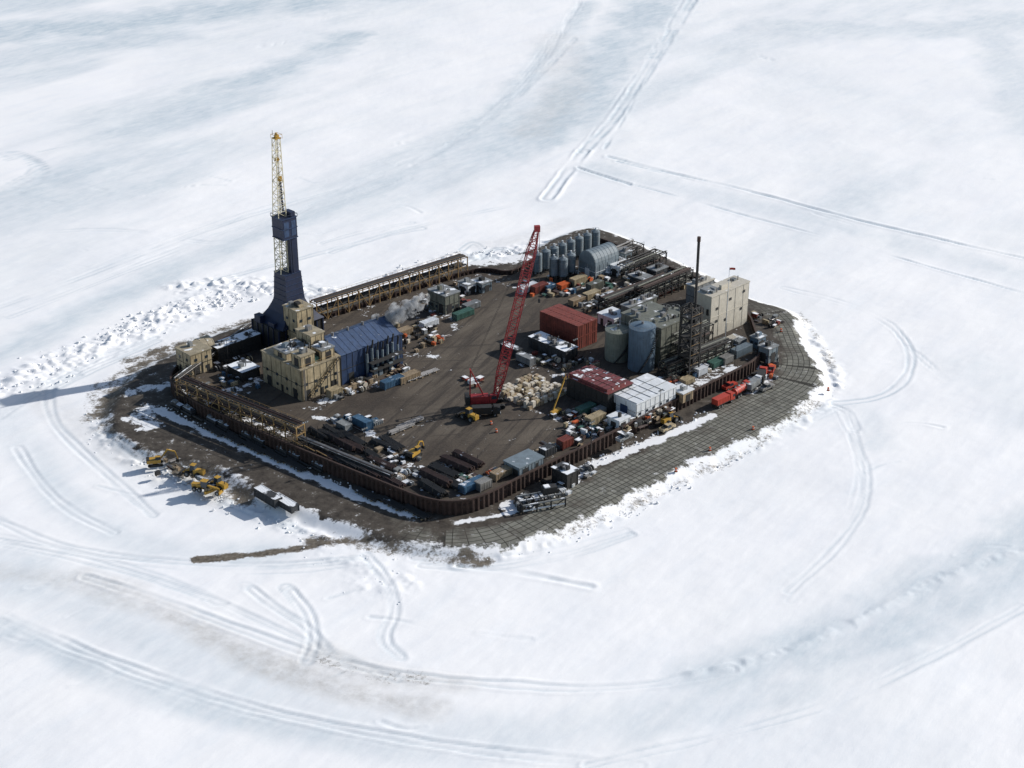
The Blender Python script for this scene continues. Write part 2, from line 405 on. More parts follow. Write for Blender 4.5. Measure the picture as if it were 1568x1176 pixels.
icef=mth('MULTIPLY',attr('ice'),mr(noise(.25,10,.72,sc_=(.4,1,1),rz_=.9),.25,.65,.35,1))
snow=mix(icef,snow,(.47,.55,.595))
snow=mix(mth('MULTIPLY',attr('soil'),mr(noise(.35,10,.75),.3,.65,.15,.9)),snow,(.50,.485,.46))
dcol=mix(mr(noise(.9,6),.35,.65),(.07,.056,.042),(.19,.165,.13))
dn=mth('ADD',attr('dirt'),mr(noise(.9,9,.78),.3,.7,-.55,.55))
snow=mix(mth('MULTIPLY',mr(dn,.25,.7),mr(attr('dirt'),.02,.15)),snow,dcol)
# gravel bench with articulated concrete mats
grav=mix(mr(noise(.35,9,.72),.35,.65),(.034,.028,.023),(.10,.085,.068))
cb=N.new('ShaderNodeCombineXYZ'); L.new(attr('ms'),cb.inputs[0]); L.new(attr('md'),cb.inputs[1])
bk=N.new('ShaderNodeTexBrick'); bk.offset=0; bk.inputs['Scale'].default_value=1; bk.inputs['Mortar Size'].default_value=.15; bk.inputs['Mortar Smooth'].default_value=.4
bk.inputs['Brick Width'].default_value=1.7; bk.inputs['Row Height'].default_value=1.7
bk.inputs['Color1'].default_value=(.22,.215,.18,1); bk.inputs['Color2'].default_value=(.15,.148,.125,1); bk.inputs['Mortar'].default_value=(.03,.028,.023,1)
L.new(cb.outputs[0],bk.inputs['Vector'])
matc=mix(mr(noise(.4,8,.7),.45,.75,0,.5),bk.outputs['Color'],(.06,.055,.045))
matf=mth('MULTIPLY',attr('mm'),mth('MULTIPLY',mr(mth('ADD',attr('md'),mr(noise(.15,6),.3,.7,-3,3)),7.0,9.5),mr(noise(.08,5),.34,.44,.45,.95)))
grav=mix(matf,grav,matc)
sn=mth('ADD',attr('snowp'),mr(noise(.6,8,.75),.3,.7,-.55,.5))
grav=mix(mr(sn,.35,.55),grav,(.80,.80,.80))
rnd=mr(noise(.35,9,.78),.60,.64); grav=mix(mth('MULTIPLY',rnd,mr(attr('mm'),0,1,.85,.3)),grav,(.60,.60,.59))
bd=mth('ADD',attr('bench'),mr(noise(.16,10,.75),.25,.75,-6,4.0))
fin=mix(mr(bd,-.5,.8),snow,grav)
L.new(fin,b.inputs['Base Color']); b.inputs['Roughness'].default_value=.75; b.inputs['Specular IOR Level'].default_value=.2
bp=N.new('ShaderNodeBump'); bp.inputs['Strength'].default_value=.34; bp.inputs['Distance'].default_value=.3
hh=mth('ADD',noise(.35,9,.68,sc_=(.3,1,1),rz_=.9),mth('MULTIPLY',noise(2.2,4,.6),.14)); L.new(hh,bp.inputs['Height']); L.new(bp.outputs[0],b.inputs['Normal'])
me.materials.append(m)
# ------------------------------------------------------------------ deck
x0=min(p.x for p in wall);x1=max(p.x for p in wall);y0=min(p.y for p in wall);y1=max(p.y for p in wall)
dx_=np.arange(x0,x1,1.0);dy_=np.arange(y0,y1,1.0); DX,DY=np.meshgrid(dx_,dy_,indexing='ij')
dd,_=pdist(DX,DY,wall,True,200); di=inside(DX,DY,wall)&(dd>.45)
DZ=DK+(fbm(DX,DY,12,3,3)-.5)*.25
dsn=np.zeros_like(DX)
for px,w_ in(([(320,600),(380,600),(400,580)],4),([(470,625),(540,600),(625,575)],2.5),([(640,455),(690,480),(700,500)],3),([(620,545),(670,545)],2),([(800,560),(870,575)],3),([(600,700),(660,735),(700,700)],3),
    ([(870,650),(930,670),(890,690)],2),([(800,440),(870,440),(960,440)],2.5),([(640,500),(600,510)],2),([(1060,590),(1140,560)],3),([(560,660),(620,690)],2),([(285,600),(440,665)],2.5),([(480,640),(560,650)],2),([(790,620),(860,640)],1.5)):
    D_,_=pdist(DX,DY,pl(px,DK),False,w_*4); dsn=np.maximum(dsn,np.clip(1.3-(D_+(fbm(DX,DY,5,9,3)-.5)*w_*2)/w_,0,1))
wear=np.zeros_like(DX)
for px,w_ in(([(600,690),(640,640),(700,590),(740,540),(760,480),(800,455),(900,435)],7),([(600,640),(700,660),(800,670),(860,640)],5),([(640,600),(700,540),(720,500)],5)):
    D_,_=pdist(DX,DY,pl(px,DK),False,w_*3); wear=np.maximum(wear,np.exp(-(D_/w_)**2))
# wheel ruts crossing the yard
rut=np.zeros_like(DX)
vid=-np.ones(DX.shape,int); vid[di]=np.arange(di.sum())
vs=np.stack([DX[di],DY[di],DZ[di]],-1)
ok=di[:-1,:-1]&di[1:,:-1]&di[1:,1:]&di[:-1,1:]
fs=np.stack([vid[:-1,:-1][ok],vid[1:,:-1][ok],vid[1:,1:][ok],vid[:-1,1:][ok]],-1)
base=[(p.x,p.y,DK-.25) for p in wall]; nv=len(vs)
me=bpy.data.meshes.new('gravel_yard'); me.from_pydata(vs.tolist()+base,[],fs.tolist()+[list(range(nv,nv+len(base)))[::-1]])
for nm,ar in(('edge',dd),('dsn',dsn),('wear',wear)):
    at=me.attributes.new(nm,'FLOAT','POINT'); at.data.foreach_set('value',np.concatenate([ar[di],np.zeros(len(base))]).astype(np.float32))
do=bpy.data.objects.new('gravel_yard',me); sc.collection.objects.link(do)
m,nt,b=newmat('yard_gravel'); N=nt.nodes; L=nt.links; geo=N.new('ShaderNodeNewGeometry')
g=mix(mr(noise(.07,10,.68),.38,.62),(.036,.026,.018),(.080,.062,.044))
g=mix(mth('MULTIPLY',attr('wear'),mr(noise(.3,8,.7,sc_=(.12,1,1),rz_=1.0),.4,.6,.1,.8)),g,(.115,.094,.070))
g=mix(mr(noise(.45,8,.7,sc_=(.07,1,1),rz_=1.15),.5,.60,0,.8),g,(.026,.019,.014))
g=mix(mr(noise(.4,8,.7,sc_=(.07,1,1),rz_=.1),.55,.64,0,.7),g,(.028,.021,.015))
g=mix(mr(noise(1.2,6,.7),.5,.75,0,.4),g,(.11,.09,.068))
ed=mth('ADD',mth('ADD',mr(attr('edge'),0,22,.12,0),mth('MULTIPLY',attr('dsn'),.30)),mr(noise(.3,9,.75),.3,.8,0,1)); g=mix(mr(ed,.72,.76),g,(.72,.73,.74))
L.new(g,b.inputs['Base Color']); b.inputs['Roughness'].default_value=.95
bp=N.new('ShaderNodeBump'); bp.inputs['Strength'].default_value=.5; bp.inputs['Distance'].default_value=.2; L.new(noise(1.6,6),bp.inputs['Height']); L.new(bp.outputs[0],b.inputs['Normal'])
me.materials.append(m)
# ------------------------------------------------------------------ sheet pile wall
w=MB('sheet_pile_wall'); n=len(wall)
prof=[]; k=0
for i in range(n):
    a=wall[i];c=wall[(i+1)%n]; l=(c-a).length; d=(c-a)/l; nr=Vector((d.y,-d.x,0))
    t=0
    while t<l:
        ph=k%4; off=.24 if ph in(0,1) else -.24
        p=a+d*t+nr*off; prof.append(p); t+= .45; k+=1
M_=len(prof); vs=[(p.x,p.y,.8) for p in prof]+[(p.x,p.y,WT) for p in prof]
w.add(vs,[(i,(i+1)%M_,M_+(i+1)%M_,M_+i) for i in range(M_)],rust)
for i in range(n):
    a=wall[i].copy();c=wall[(i+1)%n].copy(); a.z=c.z=WT+.05; w.bar(a,c,.5,rust)
w.done()
# ------------------------------------------------------------------ generic pieces
def fit(u,v,ul,ur,vt,z=DK):
    p=P(u,v,z); la=along(p,A,ur); lb=along(p,B,ul); h=HT(p.x,p.y,vt)-z
    return p,la,lb,h
def shell(o,la,lb,h,wm,rm,roof='flat',seam=3.0,doors=1,win=0,gear=4,rise=2.0,z=0,trim=None):
    trim=trim or dark
    o.box(0,0,z,la,lb,z+h,wm)
    e=.25
    if roof=='flat':
        o.box(-e,-e,z+h+.002,la+e,lb+e,z+h+.35,rm)
        for i in range(gear):
            x=R(.8,max(.9,la-2.5));y=R(.8,max(.9,lb-2.5)); s=R(.6,1.6); hh=R(.5,1.4)
            o.box(x,y,z+h+.36,x+s,y+s*R(.7,1.4),z+h+.36+hh,random.choice([grey,wm,dark,pipeg]))
            if R(0,1)<.5: o.cyl((x+s+.5,y,z+h+.3),(x+s+.5,y,z+h+1.8),.16,pipeg)
    elif roof=='gable': # ridge along x
        vs=[(-e,-e,z+h),(la+e,-e,z+h),(la+e,lb+e,z+h),(-e,lb+e,z+h),(-e,lb/2,z+h+rise),(la+e,lb/2,z+h+rise)]
        o.add([(x,y,zz+.01) for x,y,zz in vs],[(0,1,5,4),(2,3,4,5),(0,4,3),(1,2,5),(3,2,1,0)],rm)
        nn=int(la/2)
        for i in range(nn+1):
            x=la*i/nn
            for y in(-e,lb+e): o.bar((x,y,z+h+.03),(x,lb/2,z+h+rise+.03),.08,rm)
        o.bar((-e,lb/2,z+h+rise+.1),(la+e,lb/2,z+h+rise+.1),.3,rm)
        for i in range(gear): 
            x=la*(i+.5)/gear; o.cyl((x,lb*.5,z+h+rise*.7),(x,lb*.5,z+h+rise+1),.4,pipeg)
    elif roof=='arch':
        K=12; r=lb/2
        ring=[(lb/2-math.cos(math.pi*i/K)*r, math.sin(math.pi*i/K)*rise) for i in range(K+1)]
        vs=[(-e,y,z+h+zz) for y,zz in ring]+[(la+e,y,z+h+zz) for y,zz in ring]
        o.add(vs,[(i,i+1,K+2+i,K+1+i) for i in range(K)]+[tuple(range(K+1))[::-1],tuple(range(K+1,2*K+2))],rm)
        nn=max(2,int(la/1.6))
        for j in range(nn+1):
            x=la*j/nn
            for i in range(K): o.bar((x,ring[i][0],z+h+ring[i][1]+.02),(x,ring[i+1][0],z+h+ring[i+1][1]+.02),.10,rm)
    if seam:
        for i in range(int(la/seam)+1):
            x=min(i*seam,la); 
            for y in(-.04,lb+.04): o.bar((x,y,z+.1),(x,y,z+h),.08,wm if i%2 else trim)
        for i in range(int(lb/seam)+1):
            y=min(i*seam,lb)
            for x in(-.04,la+.04): o.bar((x,y,z+.1),(x,y,z+h),.08,wm if i%2 else trim)
        if h>4.5:
            for y in(-.05,lb+.05): o.bar((0,y,z+h*.5),(la,y,z+h*.5),.12,trim)
            for x in(-.05,la+.05): o.bar((x,0,z+h*.5),(x,lb,z+h*.5),.12,trim)
    for i in range(doors):
        x=la*(i+.5)/doors+R(-.5,.5); ww=1.0 if i%2 else 2.0; hd=min(h*.75,2.3+(ww>1)*.8)
        o.box(x-ww/2,-.09,z+.02,x+ww/2,-.003,z+hd,trim); 
        if lb>4: y=lb*(i+.5)/doors; o.box(-.09,y-ww/2,z+.02,-.003,y+ww/2,z+hd,trim)
    for i in range(win):
        for lev in range(max(1,int(h/3.4))):
            x=la*(i+.5)/win; zz=z+1.3+lev*3.2; o.box(x-.5,-.08,zz,x+.5,-.003,zz+.9,glass)
            y=lb*(i+.5)/win; o.box(-.08,y-.5,zz,-.003,y+.5,zz+.9,glass)
def building(name,u,v,ul,ur,vt,wm,rm,z=DK,**kw):
    p,la,lb,h=fit(u,v,ul,ur,vt,z); o=MB(name,frame(p)); shell(o,la,lb,h,wm,rm,**kw); o.done(); return p,la,lb,h
def container(u,v,rot=TH,L_=6.1,W_=2.44,h=2.6,mt=bluec,z=DK,name='shipping_container',n=1):
    o=MB(name,frame(P(u,v,z),rot))
    for k in range(n):
        zz=k*(h+.05)+.15
        o.box(.06,.06,zz,L_-.06,W_-.06,zz+h-.08,mt)
        for i in range(int(L_/.6)):
            x=.3+i*.6
            for y in(.0,W_): o.box(x,y-.05,zz+.15,x+.3,y+.05,zz+h-.2,mt)
            o.box(x,.1,zz+h-.1,x+.3,W_-.1,zz+h-.03,mt)
        for x in(0,L_):
            for y in(0,W_): o.box(x-.08,y-.08,zz-.15,x+.08,y+.08,zz+h,mt)
            o.bar((x,0,zz+h-.05),(x,W_,zz+h-.05),.14,mt); o.bar((x,0,zz),(x,W_,zz),.14,mt)
        for y in(0,W_): o.bar((0,y,zz+h-.05),(L_,y,zz+h-.05),.14,mt); o.bar((0,y,zz),(L_,y,zz),.14,dark)
        for y in(.6,1.0,1.5,1.9): o.cyl((-.08,y,zz+.1),(-.08,y,zz+h-.15),.04,pipeg,6)
    o.done()
def rack(name,pa,pb,h,wd=3.0,tiers=2,mt=gold,sp_=5.0,pipes=5,diag=True,pm=None,th=1.0):
    d=pb-pa; l=d.length; rot=math.atan2(d.y,d.x); o=MB(name,frame(pa,rot)); nn=max(1,round(l/sp_)); st=l/nn
    for i in range(nn+1):
        x=i*st
        for y in(0,wd): o.bar((x,y,0),(x,y,h),.28*th,mt)
        for t in range(1,tiers+1): o.bar((x,-.3,h*t/tiers),(x,wd+.3,h*t/tiers),.24*th,mt)
        if diag and i<nn:
            for y in(0,wd):
                o.bar((x,y,0 if i%2 else h),(x+st,y,h if i%2 else 0),.14*th,mt)
    for t in range(1,tiers+1):
        for y in(0,wd): o.bar((0,y,h*t/tiers-.02),(l,y,h*t/tiers-.02),.22*th,mt)
        for k in range(pipes):
            r=random.choice([.12,.18,.25,.3]); y=.3+k*(wd-.6)/max(1,pipes-1)
            o.cyl((R(0,1),y,h*t/tiers+.2+r),(l-R(0,1),y,h*t/tiers+.2+r),r,(pm and random.choice(pm)) or random.choice([pipeg,rusty,dark,grey]),8)
    for y in(-.2,wd+.2): # handrail
        o.bar((0,y,h+1.0),(l,y,h+1.0),.06,mt)
        for i in range(nn*2+1): o.bar((i*st/2,y,h),(i*st/2,y,h+1),.05,mt)
    o.done()
# ------------------------------------------------------------------ drilling rig
p=P(447,520,DK)
o=MB('drilling_rig_derrick',frame(p)); hz=lambda v: HT(p.x,p.y,v)-DK
z1=hz(487); z2=hz(455); z3=hz(415); z4=hz(362); z5=hz(331); z6=hz(212)
def sq(r,z,cx=0,cy=0,r2=None): r2=r2 or r; return [(cx-r,cy-r2,z),(cx+r,cy-r2,z),(cx+r,cy+r2,z),(cx-r,cy+r2,z)]
o.box(-9,-6,0,8,8,z1,dark)
for i in range(8):
    x=-9+i*17/7; o.bar((x,-6.1,0),(x,-6.1,z1),.4,derb); 
for i in range(6):
    y=-6+i*14/5; o.bar((-9.1,y,0),(-9.1,y,z1),.4,derb)
prof_=[(0,8.2,6.8),(.2,6.6,5.9),(.5,5.0,4.7),(.8,4.0,3.8),(1,3.5,3.3)]
for i in range(4):
    t0,a0,b0=prof_[i];t1,a1,b1=prof_[i+1]
    o.hull(sq(a0,z1+.01+(z2-z1)*t0,0,0,b0),sq(a1,z1+(z2-z1)*t1,0,0,b1),derb)
o.box(-9.5,3,z1,-7.5,6,z1+2.4,derb); o.box(-8.6,-3,z1,-7.4,0,z1+1.4,derb)
o.hull(sq(3.5,z2,0,0,3.3),sq(3.0,z3,0,0,2.9),derb)
for i in range(6):
    zz=z2+(z3-z2)*i/5; 
    for k in range(4):
        q_=sq(3.58-.5*i/5,zz,0,0,3.38-.4*i/5); o.bar(q_[k],q_[(k+1)%4],.12,navy)
o.lattice((-1.9,.3,z3),(-1.7,.3,z4),2.8,2.7,6,yellat,.12,side=(1,0,0),rd=.07)
o.box(.6,-2.4,z3,2.7,1.0,z4,derb); o.bar((-.2,-2.6,z3),(-.2,-2.6,z4),.3,derb)
o.hull(sq(2.7,z4),sq(2.7,z5),derb)
o.box(-2.2,-2.75,z4+.8,-.4,-2.71,z5-1,navyroof); o.box(.6,-2.75,z4+.8,2.2,-2.71,z5-1,navyroof)
for k in range(3):
    q_=sq(2.78,z4+(z5-z4)*k/2); 
    for j in range(4): o.bar(q_[j],q_[(j+1)%4],.22,navy)
for k in range(4):
    q_=sq(2.9,z5+1.0); o.bar(q_[k],q_[(k+1)%4],.1,derb); o.bar(q_[k],(q_[k][0],q_[k][1],z5),.1,derb)
o.box(1.0,-2.2,z5,2.6,1,z5+1.5,derb)
o.lattice((-1.2,.6,z5),(-.7,.5,z6),2.9,1.7,13,yellat,.10,side=(1,0,0),rd=.055)
o.bar((.0,.2,z5),(-.3,.3,z5+(z6-z5)*.45),.45,derb); o.box(-.9,-.2,z5+(z6-z5)*.46,.1,.7,z5+(z6-z5)*.52,yel); o.box(-1.4,.2,z5+(z6-z5)*.72,-.2,1.0,z5+(z6-z5)*.76,yel)
o.box(-1.6,-.5,z6,.5,1.5,z6+.3,yel); o.box(-1.0,.0,z6+.3,.1,1.0,z6+1.2,yel)
for k in range(4): q_=sq(1.2,z6+1.3,-.5,.5); o.bar(q_[k],q_[(k+1)%4],.08,yel); o.bar(q_[k],(q_[k][0],q_[k][1],z6),.08,yel)
o.cyl((-.9,.2,z6+1.5),(-.7,.2,z6+1.5),.5,yel,12)
o.bar((-1.4,1.2,z6+1.2),(-1.4,1.2,z6+2.6),.1,dark)
for a in(-.9,.2,.9): o.cyl((a*.4-.9,.5,z5),(a*.4-.5,.5,z6),.05,dark,5)
o.bar((-3.5,3,z1),(-2,2,z3),.25,yellat)
o.done()
# modules round the rig
p1,la,lb,h=building('rig_service_building',463,615,404,522,568,tan,tanroof,seam=2.4,doors=3,win=4,gear=3)
o=MB('rig_upper_module',frame(p1)@Matrix.Translation((0,0,h+.36)))
def sub(o,x,y,z,la,lb,h,wm,rm,**k):
    M0=o.M; o.M=M0@Matrix.Translation((x,y,z)); shell(o,la,lb,h,wm,rm,**k); o.M=M0
sub(o,.8,.6,0,5,4.4,3.4,tan,tanroof,seam=1.5,gear=2); sub(o,8.4,.6,0,4.6,4.5,3.0,tan,grey,seam=1.5,gear=2)
sub(o,1,8,0,8,6,2.0,tan,grey,seam=2,gear=4); sub(o,9.8,7.5,0,5.0,7,5.0,tan,tanroof,seam=2,gear=1)
for i in range(10): x=R(1,12); y=R(5,14); o.cyl((x,y,0),(x,y,R(2,4)),.16,random.choice([pipeg,dark]))
o.bar((0,.1,.9),(13,.1,.9),.07,gold)
for i in range(8): o.bar((i*1.85,.1,0),(i*1.85,.1,.9),.06,gold)
o.box(6,1.2,0,7.6,3,1.4,green); o.box(6.2,4,0,8,6,1.0,dark); o.hull(sq(1.2,2.0,4,12),sq(.7,3.4,4,12),bgrey)
o.done()
# external stair and pipework on the lit face of the service building
o=MB('access_stair',frame(p1))
for k in range(3):
    x0_=2+k*4; za=k*h/3; zb=(k+1)*h/3
    for y in(-1.2,-.3): o.bar((x0_,y,za+.1),(x0_+3.4,y,zb),.12,dark); o.bar((x0_,y,za+1.1),(x0_+3.4,y,zb+1.0),.06,gold)
    for i in range(7): t=i/6; o.box(x0_+3.4*t-.12,-1.2,za+(zb-za)*t+.05,x0_+3.4*t+.12,-.3,za+(zb-za)*t+.1,dark)
    o.box(x0_+3.3,-1.3,zb,x0_+4.2,-.1,zb+.08,dark); o.bar((x0_+3.8,-1.2,0),(x0_+3.8,-1.2,zb),.12,dark)
for x in(.8,1.2,13): o.cyl((x,-.35,0),(x,-.35,h),.14,pipeg)
o.done()
building('rig_mud_tower',458,545,438,483,478,tan,tanroof,seam=2,doors=1,win=2,gear=3)
building('blue_rig_hall',524,590,478,614,545,navy,navyroof,roof='gable',rise=3.4,seam=2.2,doors=3,win=0,gear=4)
building('blue_generator_hall',575,568,540,617,528,navy,navyroof,seam=2,doors=2,gear=9)
o=MB('exhaust_stack_group',frame(P(560,576,DK)))
for i in range(7): x=i*2.0; hh=R(6,9); o.cyl((x,-1,0),(x,-1,hh),.4,bgrey,10); o.box(x-.7,-2.6,0,x+.7,-1.6,R(1.6,3),random.choice([navy,bgrey,dark])); o.cyl((x,-1,hh),(x+.5,-1,hh+2.6),.25,dark); o.bar((x,-1.4,hh*.6),(x+2,-1.4,hh*.6),.16,dark)
for k in range(2): o.box(0,-3.6,k*2.5+2.4,13,-1.5,k*2.5+2.5,dark)
o.done()
building('crew_hut',294,577,272,326,545,tan,tanroof,seam=2,doors=2,win=2,gear=1)
building('arched_shelter',314,556,298,330,535,tan,tanroof,roof='arch',rise=2.5,seam=2,doors=1,gear=0)
building('covered_walkway',335,556,322,400,535,dark,darks,seam=2.5,doors=4,gear=2)
building('pipe_shed',372,585,350,398,572,dark,darks,seam=2,gear=1)
building('low_store_shed',392,530,378,420,515,dark,darks,seam=2,gear=1)
dkp=[dark,rusty,dark,olive]
rack('pipe_rack',P(272,606,DK),P(455,680,DK),5.0,3.2,2,gold,4.6,5,pm=dkp)
rack('pipe_rack',P(486,494,DK),P(716,420,DK),6.4,3.6,2,gold,4.2,7,pm=[dark,dark,rusty])
rack('pipe_rack',P(275,598,DK),P(390,512,DK),3.2,2.0,1,dark,4.5,3)
rack('pipe_rack',P(455,678,DK),P(600,738,DK),1.3,2.0,1,dark,4.5,5)
# ledge modules outside the front-left wall
o=MB('outfall_pipe_modules')
for i in range(13):
    t=i/12; q_=P(262+t*215,622+t*92,2.2); o.M=frame(q_,TH-math.pi/2+.02)
    if i%3!=2: o.box(0,0,0,4.5,1.6,1.6,darks); o.box(.5,.2,1.6,2.2,1.3,2.2,grey)
    for x in(0,4.5): o.bar((x,1.9,0),(x,1.9,4.2),.2,dark)
    o.bar((0,1.9,4.2),(4.5,1.9,4.2),.2,gold); o.bar((0,1.9,2.2),(4.5,1.9,4.2),.12,dark)
    o.cyl((0,-.5,.4),(5,-.5,.4),.35,dark)
o.done()
# ------------------------------------------------------------------ crane
p=P(747,622,DK); o=MB('crawler_crane',frame(p,math.radians(8)))
tx=along(p,Vector((1,0,0)),820)
for y in(-2.6,1.6):
    o.box(-4.2,y,.15,4.2,y+1.1,1.15,rub); o.cyl((-4.2,y,.65),(-4.2,y+1.1,.65),.62,rub,12); o.cyl((4.2,y,.65),(4.2,y+1.1,.65),.62,rub,12)
    for i in range(14): o.box(-4.2+i*.62,y-.06,1.15,-3.9+i*.62,y+1.16,1.24,dark)
o.box(-2,-1.5,.7,2,1.5,1.3,dark); o.cyl((0,0,1.3),(0,0,1.7),1.3,dark,14)
o.box(-5.5,-1.6,1.7,2.2,1.6,2.1,cred); o.box(-5.2,-1.5,2.1,.2,.9,3.9,cred); o.box(.3,-1.55,2.1,2.4,-.35,4.1,cred); o.box(.9,-1.6,2.9,2.45,-.3,3.9,glass)
o.box(-6.6,-1.9,1.5,-5.4,1.9,4.0,dark); o.cyl((-3.6,.9,3.1),(-3.6,1.5,3.1),.8,dark)
fo=Vector((2.0,0,1.9)); zt=HT(p.x,p.y,352)-DK
tip=Vector((tx*math.cos(math.radians(8)),-tx*math.sin(math.radians(8)),zt))
q1=fo.lerp(tip,.16); q2=fo.lerp(tip,.88)
o.lattice(fo,q1,1.0,2.4,4,cred,.12,side=(0,1,0)); o.lattice(q1,q2,2.4,2.3,22,cred,.11,side=(0,1,0),rd=.055); o.lattice(q2,tip,2.3,1.0,4,cred,.12,side=(0,1,0))
o.box(tip.x-.7,-.6+tip.y,tip.z-.4,tip.x+.9,.6+tip.y,tip.z+1.2,cred)
mt_=Vector((-5.0,0,12)); 
for y in(-1,1): o.bar((-.5,y,2.1),mt_+Vector((0,y*.6,0)),.26,cred); o.bar((-5.2,y,2.1),mt_+Vector((0,y*.6,0)),.18,cred)
o.bar(mt_+Vector((0,-.8,0)),mt_+Vector((0,.8,0)),.35,cred)
for y in(-.5,.5): o.cyl(mt_+Vector((0,y,0)),tip+Vector((-.3,y,.8)),.04,dark,5)
for y in(-.3,.3): o.cyl(tip+Vector((.8,y,0)),Vector((tip.x+.8,tip.y+y,zt*.62)),.03,dark,5)
o.box(tip.x+.5,tip.y-.3,zt*.62-1.1,tip.x+1.1,tip.y+.3,zt*.62,dark)
o.done()
# ------------------------------------------------------------------ silos, quonset
def silo(u,v,r,h,mt=bgrey):
    o=MB('storage_silo',frame(P(u,v,DK)))
    for i in range(4):
        a=i*math.pi/2+.7; o.bar((math.cos(a)*r*.85,math.sin(a)*r*.85,0),(math.cos(a)*r*.85,math.sin(a)*r*.85,1.6),.3,dark)
    o.cyl((0,0,.6),(0,0,1.6),r*.3,mt,20,r2=r); o.cyl((0,0,1.6),(0,0,h),r,mt,20); o.cyl((0,0,h),(0,0,h+r*.45),r*1.04,mt,20,r2=.3)
    o.cyl((0,0,h+r*.4),(0,0,h+r*.45+.7),.3,white,8)
    for k in range(1,4): o.cyl((0,0,h*k/4+.5),(0,0,h*k/4+.6),r+.06,grey,20)
    for s in(-.25,.25): o.bar((-r-.25,s,.5),(-r-.25,s,h+.6),.08,dark)
    for k in range(int(h/.6)): o.bar((-r-.25,-.25,.8+k*.6),(-r-.25,.25,.8+k*.6),.06,dark)
    for k in range(10):
        a=k*.628; c1=(math.cos(a)*r,math.sin(a)*r,h+.9); c2=(math.cos(a+.628)*r,math.sin(a+.628)*r,h+.9); o.bar(c1,c2,.05,grey); o.bar(c1,(c1[0],c1[1],h),.05,grey)
    o.done()
for i in range(8): silo(823+i*12.6,421-i*5.1,1.6,7.8)
for u,v in((848,427),(862,428),(874,421)): silo(u,v,1.6,7.6)
building('quonset_hut',912,428,886,947,408,bgrey,bgrey,roof='arch',rise=4.6,seam=2,doors=1,gear=0,trim=white)
building('site_office',948,425,918,970,411,white,white,seam=2,doors=2,win=4,gear=2)
building('site_office',956,405,935,968,389,bgrey,grey,seam=2,doors=1,win=3,gear=2)
rack('pipe_rack',P(962,428,DK),P(1020,404,DK),4.2,5,2,dark,3.5,4,pm=dkp)
rack('pipe_rack',P(955,404,DK),P(985,391,DK),4.2,5,2,dark,3.5,4)
building('utility_building',985,440,962,1000,430,darks,grey,seam=2,doors=1,win=2,gear=3)
building('utility_building',1004,428,990,1022,416,darks,grey,seam=2,doors=1,win=2,gear=3)
building('utility_building',682,482,656,704,455,olive,grey,seam=2,doors=2,win=3,gear=3)
building('camp_trailer',716,452,701,730,438,white,grey,seam=2,doors=1,win=2,gear=1)
building('camp_trailer',738,450,722,753,436,bgrey,grey,seam=2,doors=1,win=3,gear=1)
# ------------------------------------------------------------------ process area
def stack_block(name,u,v,ul,ur,vt,mt,tiers=2,cw=2.6,z=DK):
    p,la,lb,h=fit(u,v,ul,ur,vt,z); o=MB(name,frame(p)); th=h/tiers; nn=max(1,round(la/cw)); w_=la/nn
    for t in range(tiers):
        for i in range(nn):
            o.box(i*w_+.06,0,t*th+.04,(i+1)*w_-.06,lb,(t+1)*th-.04,mt)
            for k in range(int(lb/1.2)): o.box(i*w_+.12,k*1.2+.2,(t+1)*th-.04,(i+1)*w_-.12,k*1.2+.7,(t+1)*th+.03,mt)
            for s in(.35,.65): o.bar((i*w_+w_*s,-.05,t*th+.2),(i*w_+w_*s,-.05,(t+1)*th-.2),.07,dark)
            o.bar((i*w_+.06,-.03,(t+1)*th-.1),((i+1)*w_-.06,-.03,(t+1)*th-.1),.12,mt)
        for k in range(int(lb/.8)): o.box(-.06,k*.8+.1,t*th+.2,.0,k*.8+.5,(t+1)*th-.2,mt)
    o.done()
stack_block('red_container_block',884,536,826,914,500,redc,2)
building('snowy_storage_module',866,556,810,884,540,darks,darks,seam=1.5,doors=3,gear=6)
building('process_module',1010,562,950,1053,504,olive,olive,seam=2.4,doors=2,win=0,gear=14)
building('process_module',962,500,950,1005,472,olive,grey,seam=2.4,doors=2,win=0,gear=6)
building('process_module',940,505,915,962,490,white,white,seam=2.4,doors=2,win=0,gear=3)
pb,la,lb,h=building('process_tower_building',1086,520,1063,1143,456,beige,beige,seam=4,doors=1,win=0,gear=5,trim=beige)
o=MB('building_vent_panel',frame(pb))
for i,(x,zz) in enumerate(((2.5,.65),(2.5,.35),(9,.75),(la-4,.4),(la-3,.8),(7,.3))): o.box(x,-.14,h*zz,x+1.0,-.06,h*zz+.9,dark)
for i in range(3): o.box(-.14,lb*(i+.4)/3,h*.55,-.06,lb*(i+.4)/3+.9,h*.7,dark)
o.box(la*.35,1.5,h+.36,la*.6,lb*.4,h+1.8,beige); o.box(la*.05,lb*.4,h+.36,la*.3,lb*.9,h+1.2,grey)
o.done()
building('process_module',1062,470,1050,1092,440,grey,beige,seam=2,doors=1,gear=6)
p=P(1062,572,DK); o=MB('flare_stack_tower',frame(p)); hz=lambda v: HT(p.x,p.y,v)-DK
o.lattice((-1.5,1,0),(-1.5,1,hz(468)),4.6,4.2,7,dark,.18,side=(1,0,0)); o.lattice((2.8,4,0),(2.8,4,hz(480)),4.2,4.2,6,dark,.18,side=(1,0,0))
o.cyl((1,1.5,0),(1,1.5,hz(367)),.42,dark,10); o.cyl((1,1.5,hz(373)),(1,1.5,hz(366)),.55,rusty,10)
for k in range(1,7): zz=hz(468)*k/7; o.box(-3.6,-1.2,zz,1.0,3.2,zz+.12,dark); o.bar((-3.8,-1.3,zz+1),(1,-1.3,zz+1),.08,gold)
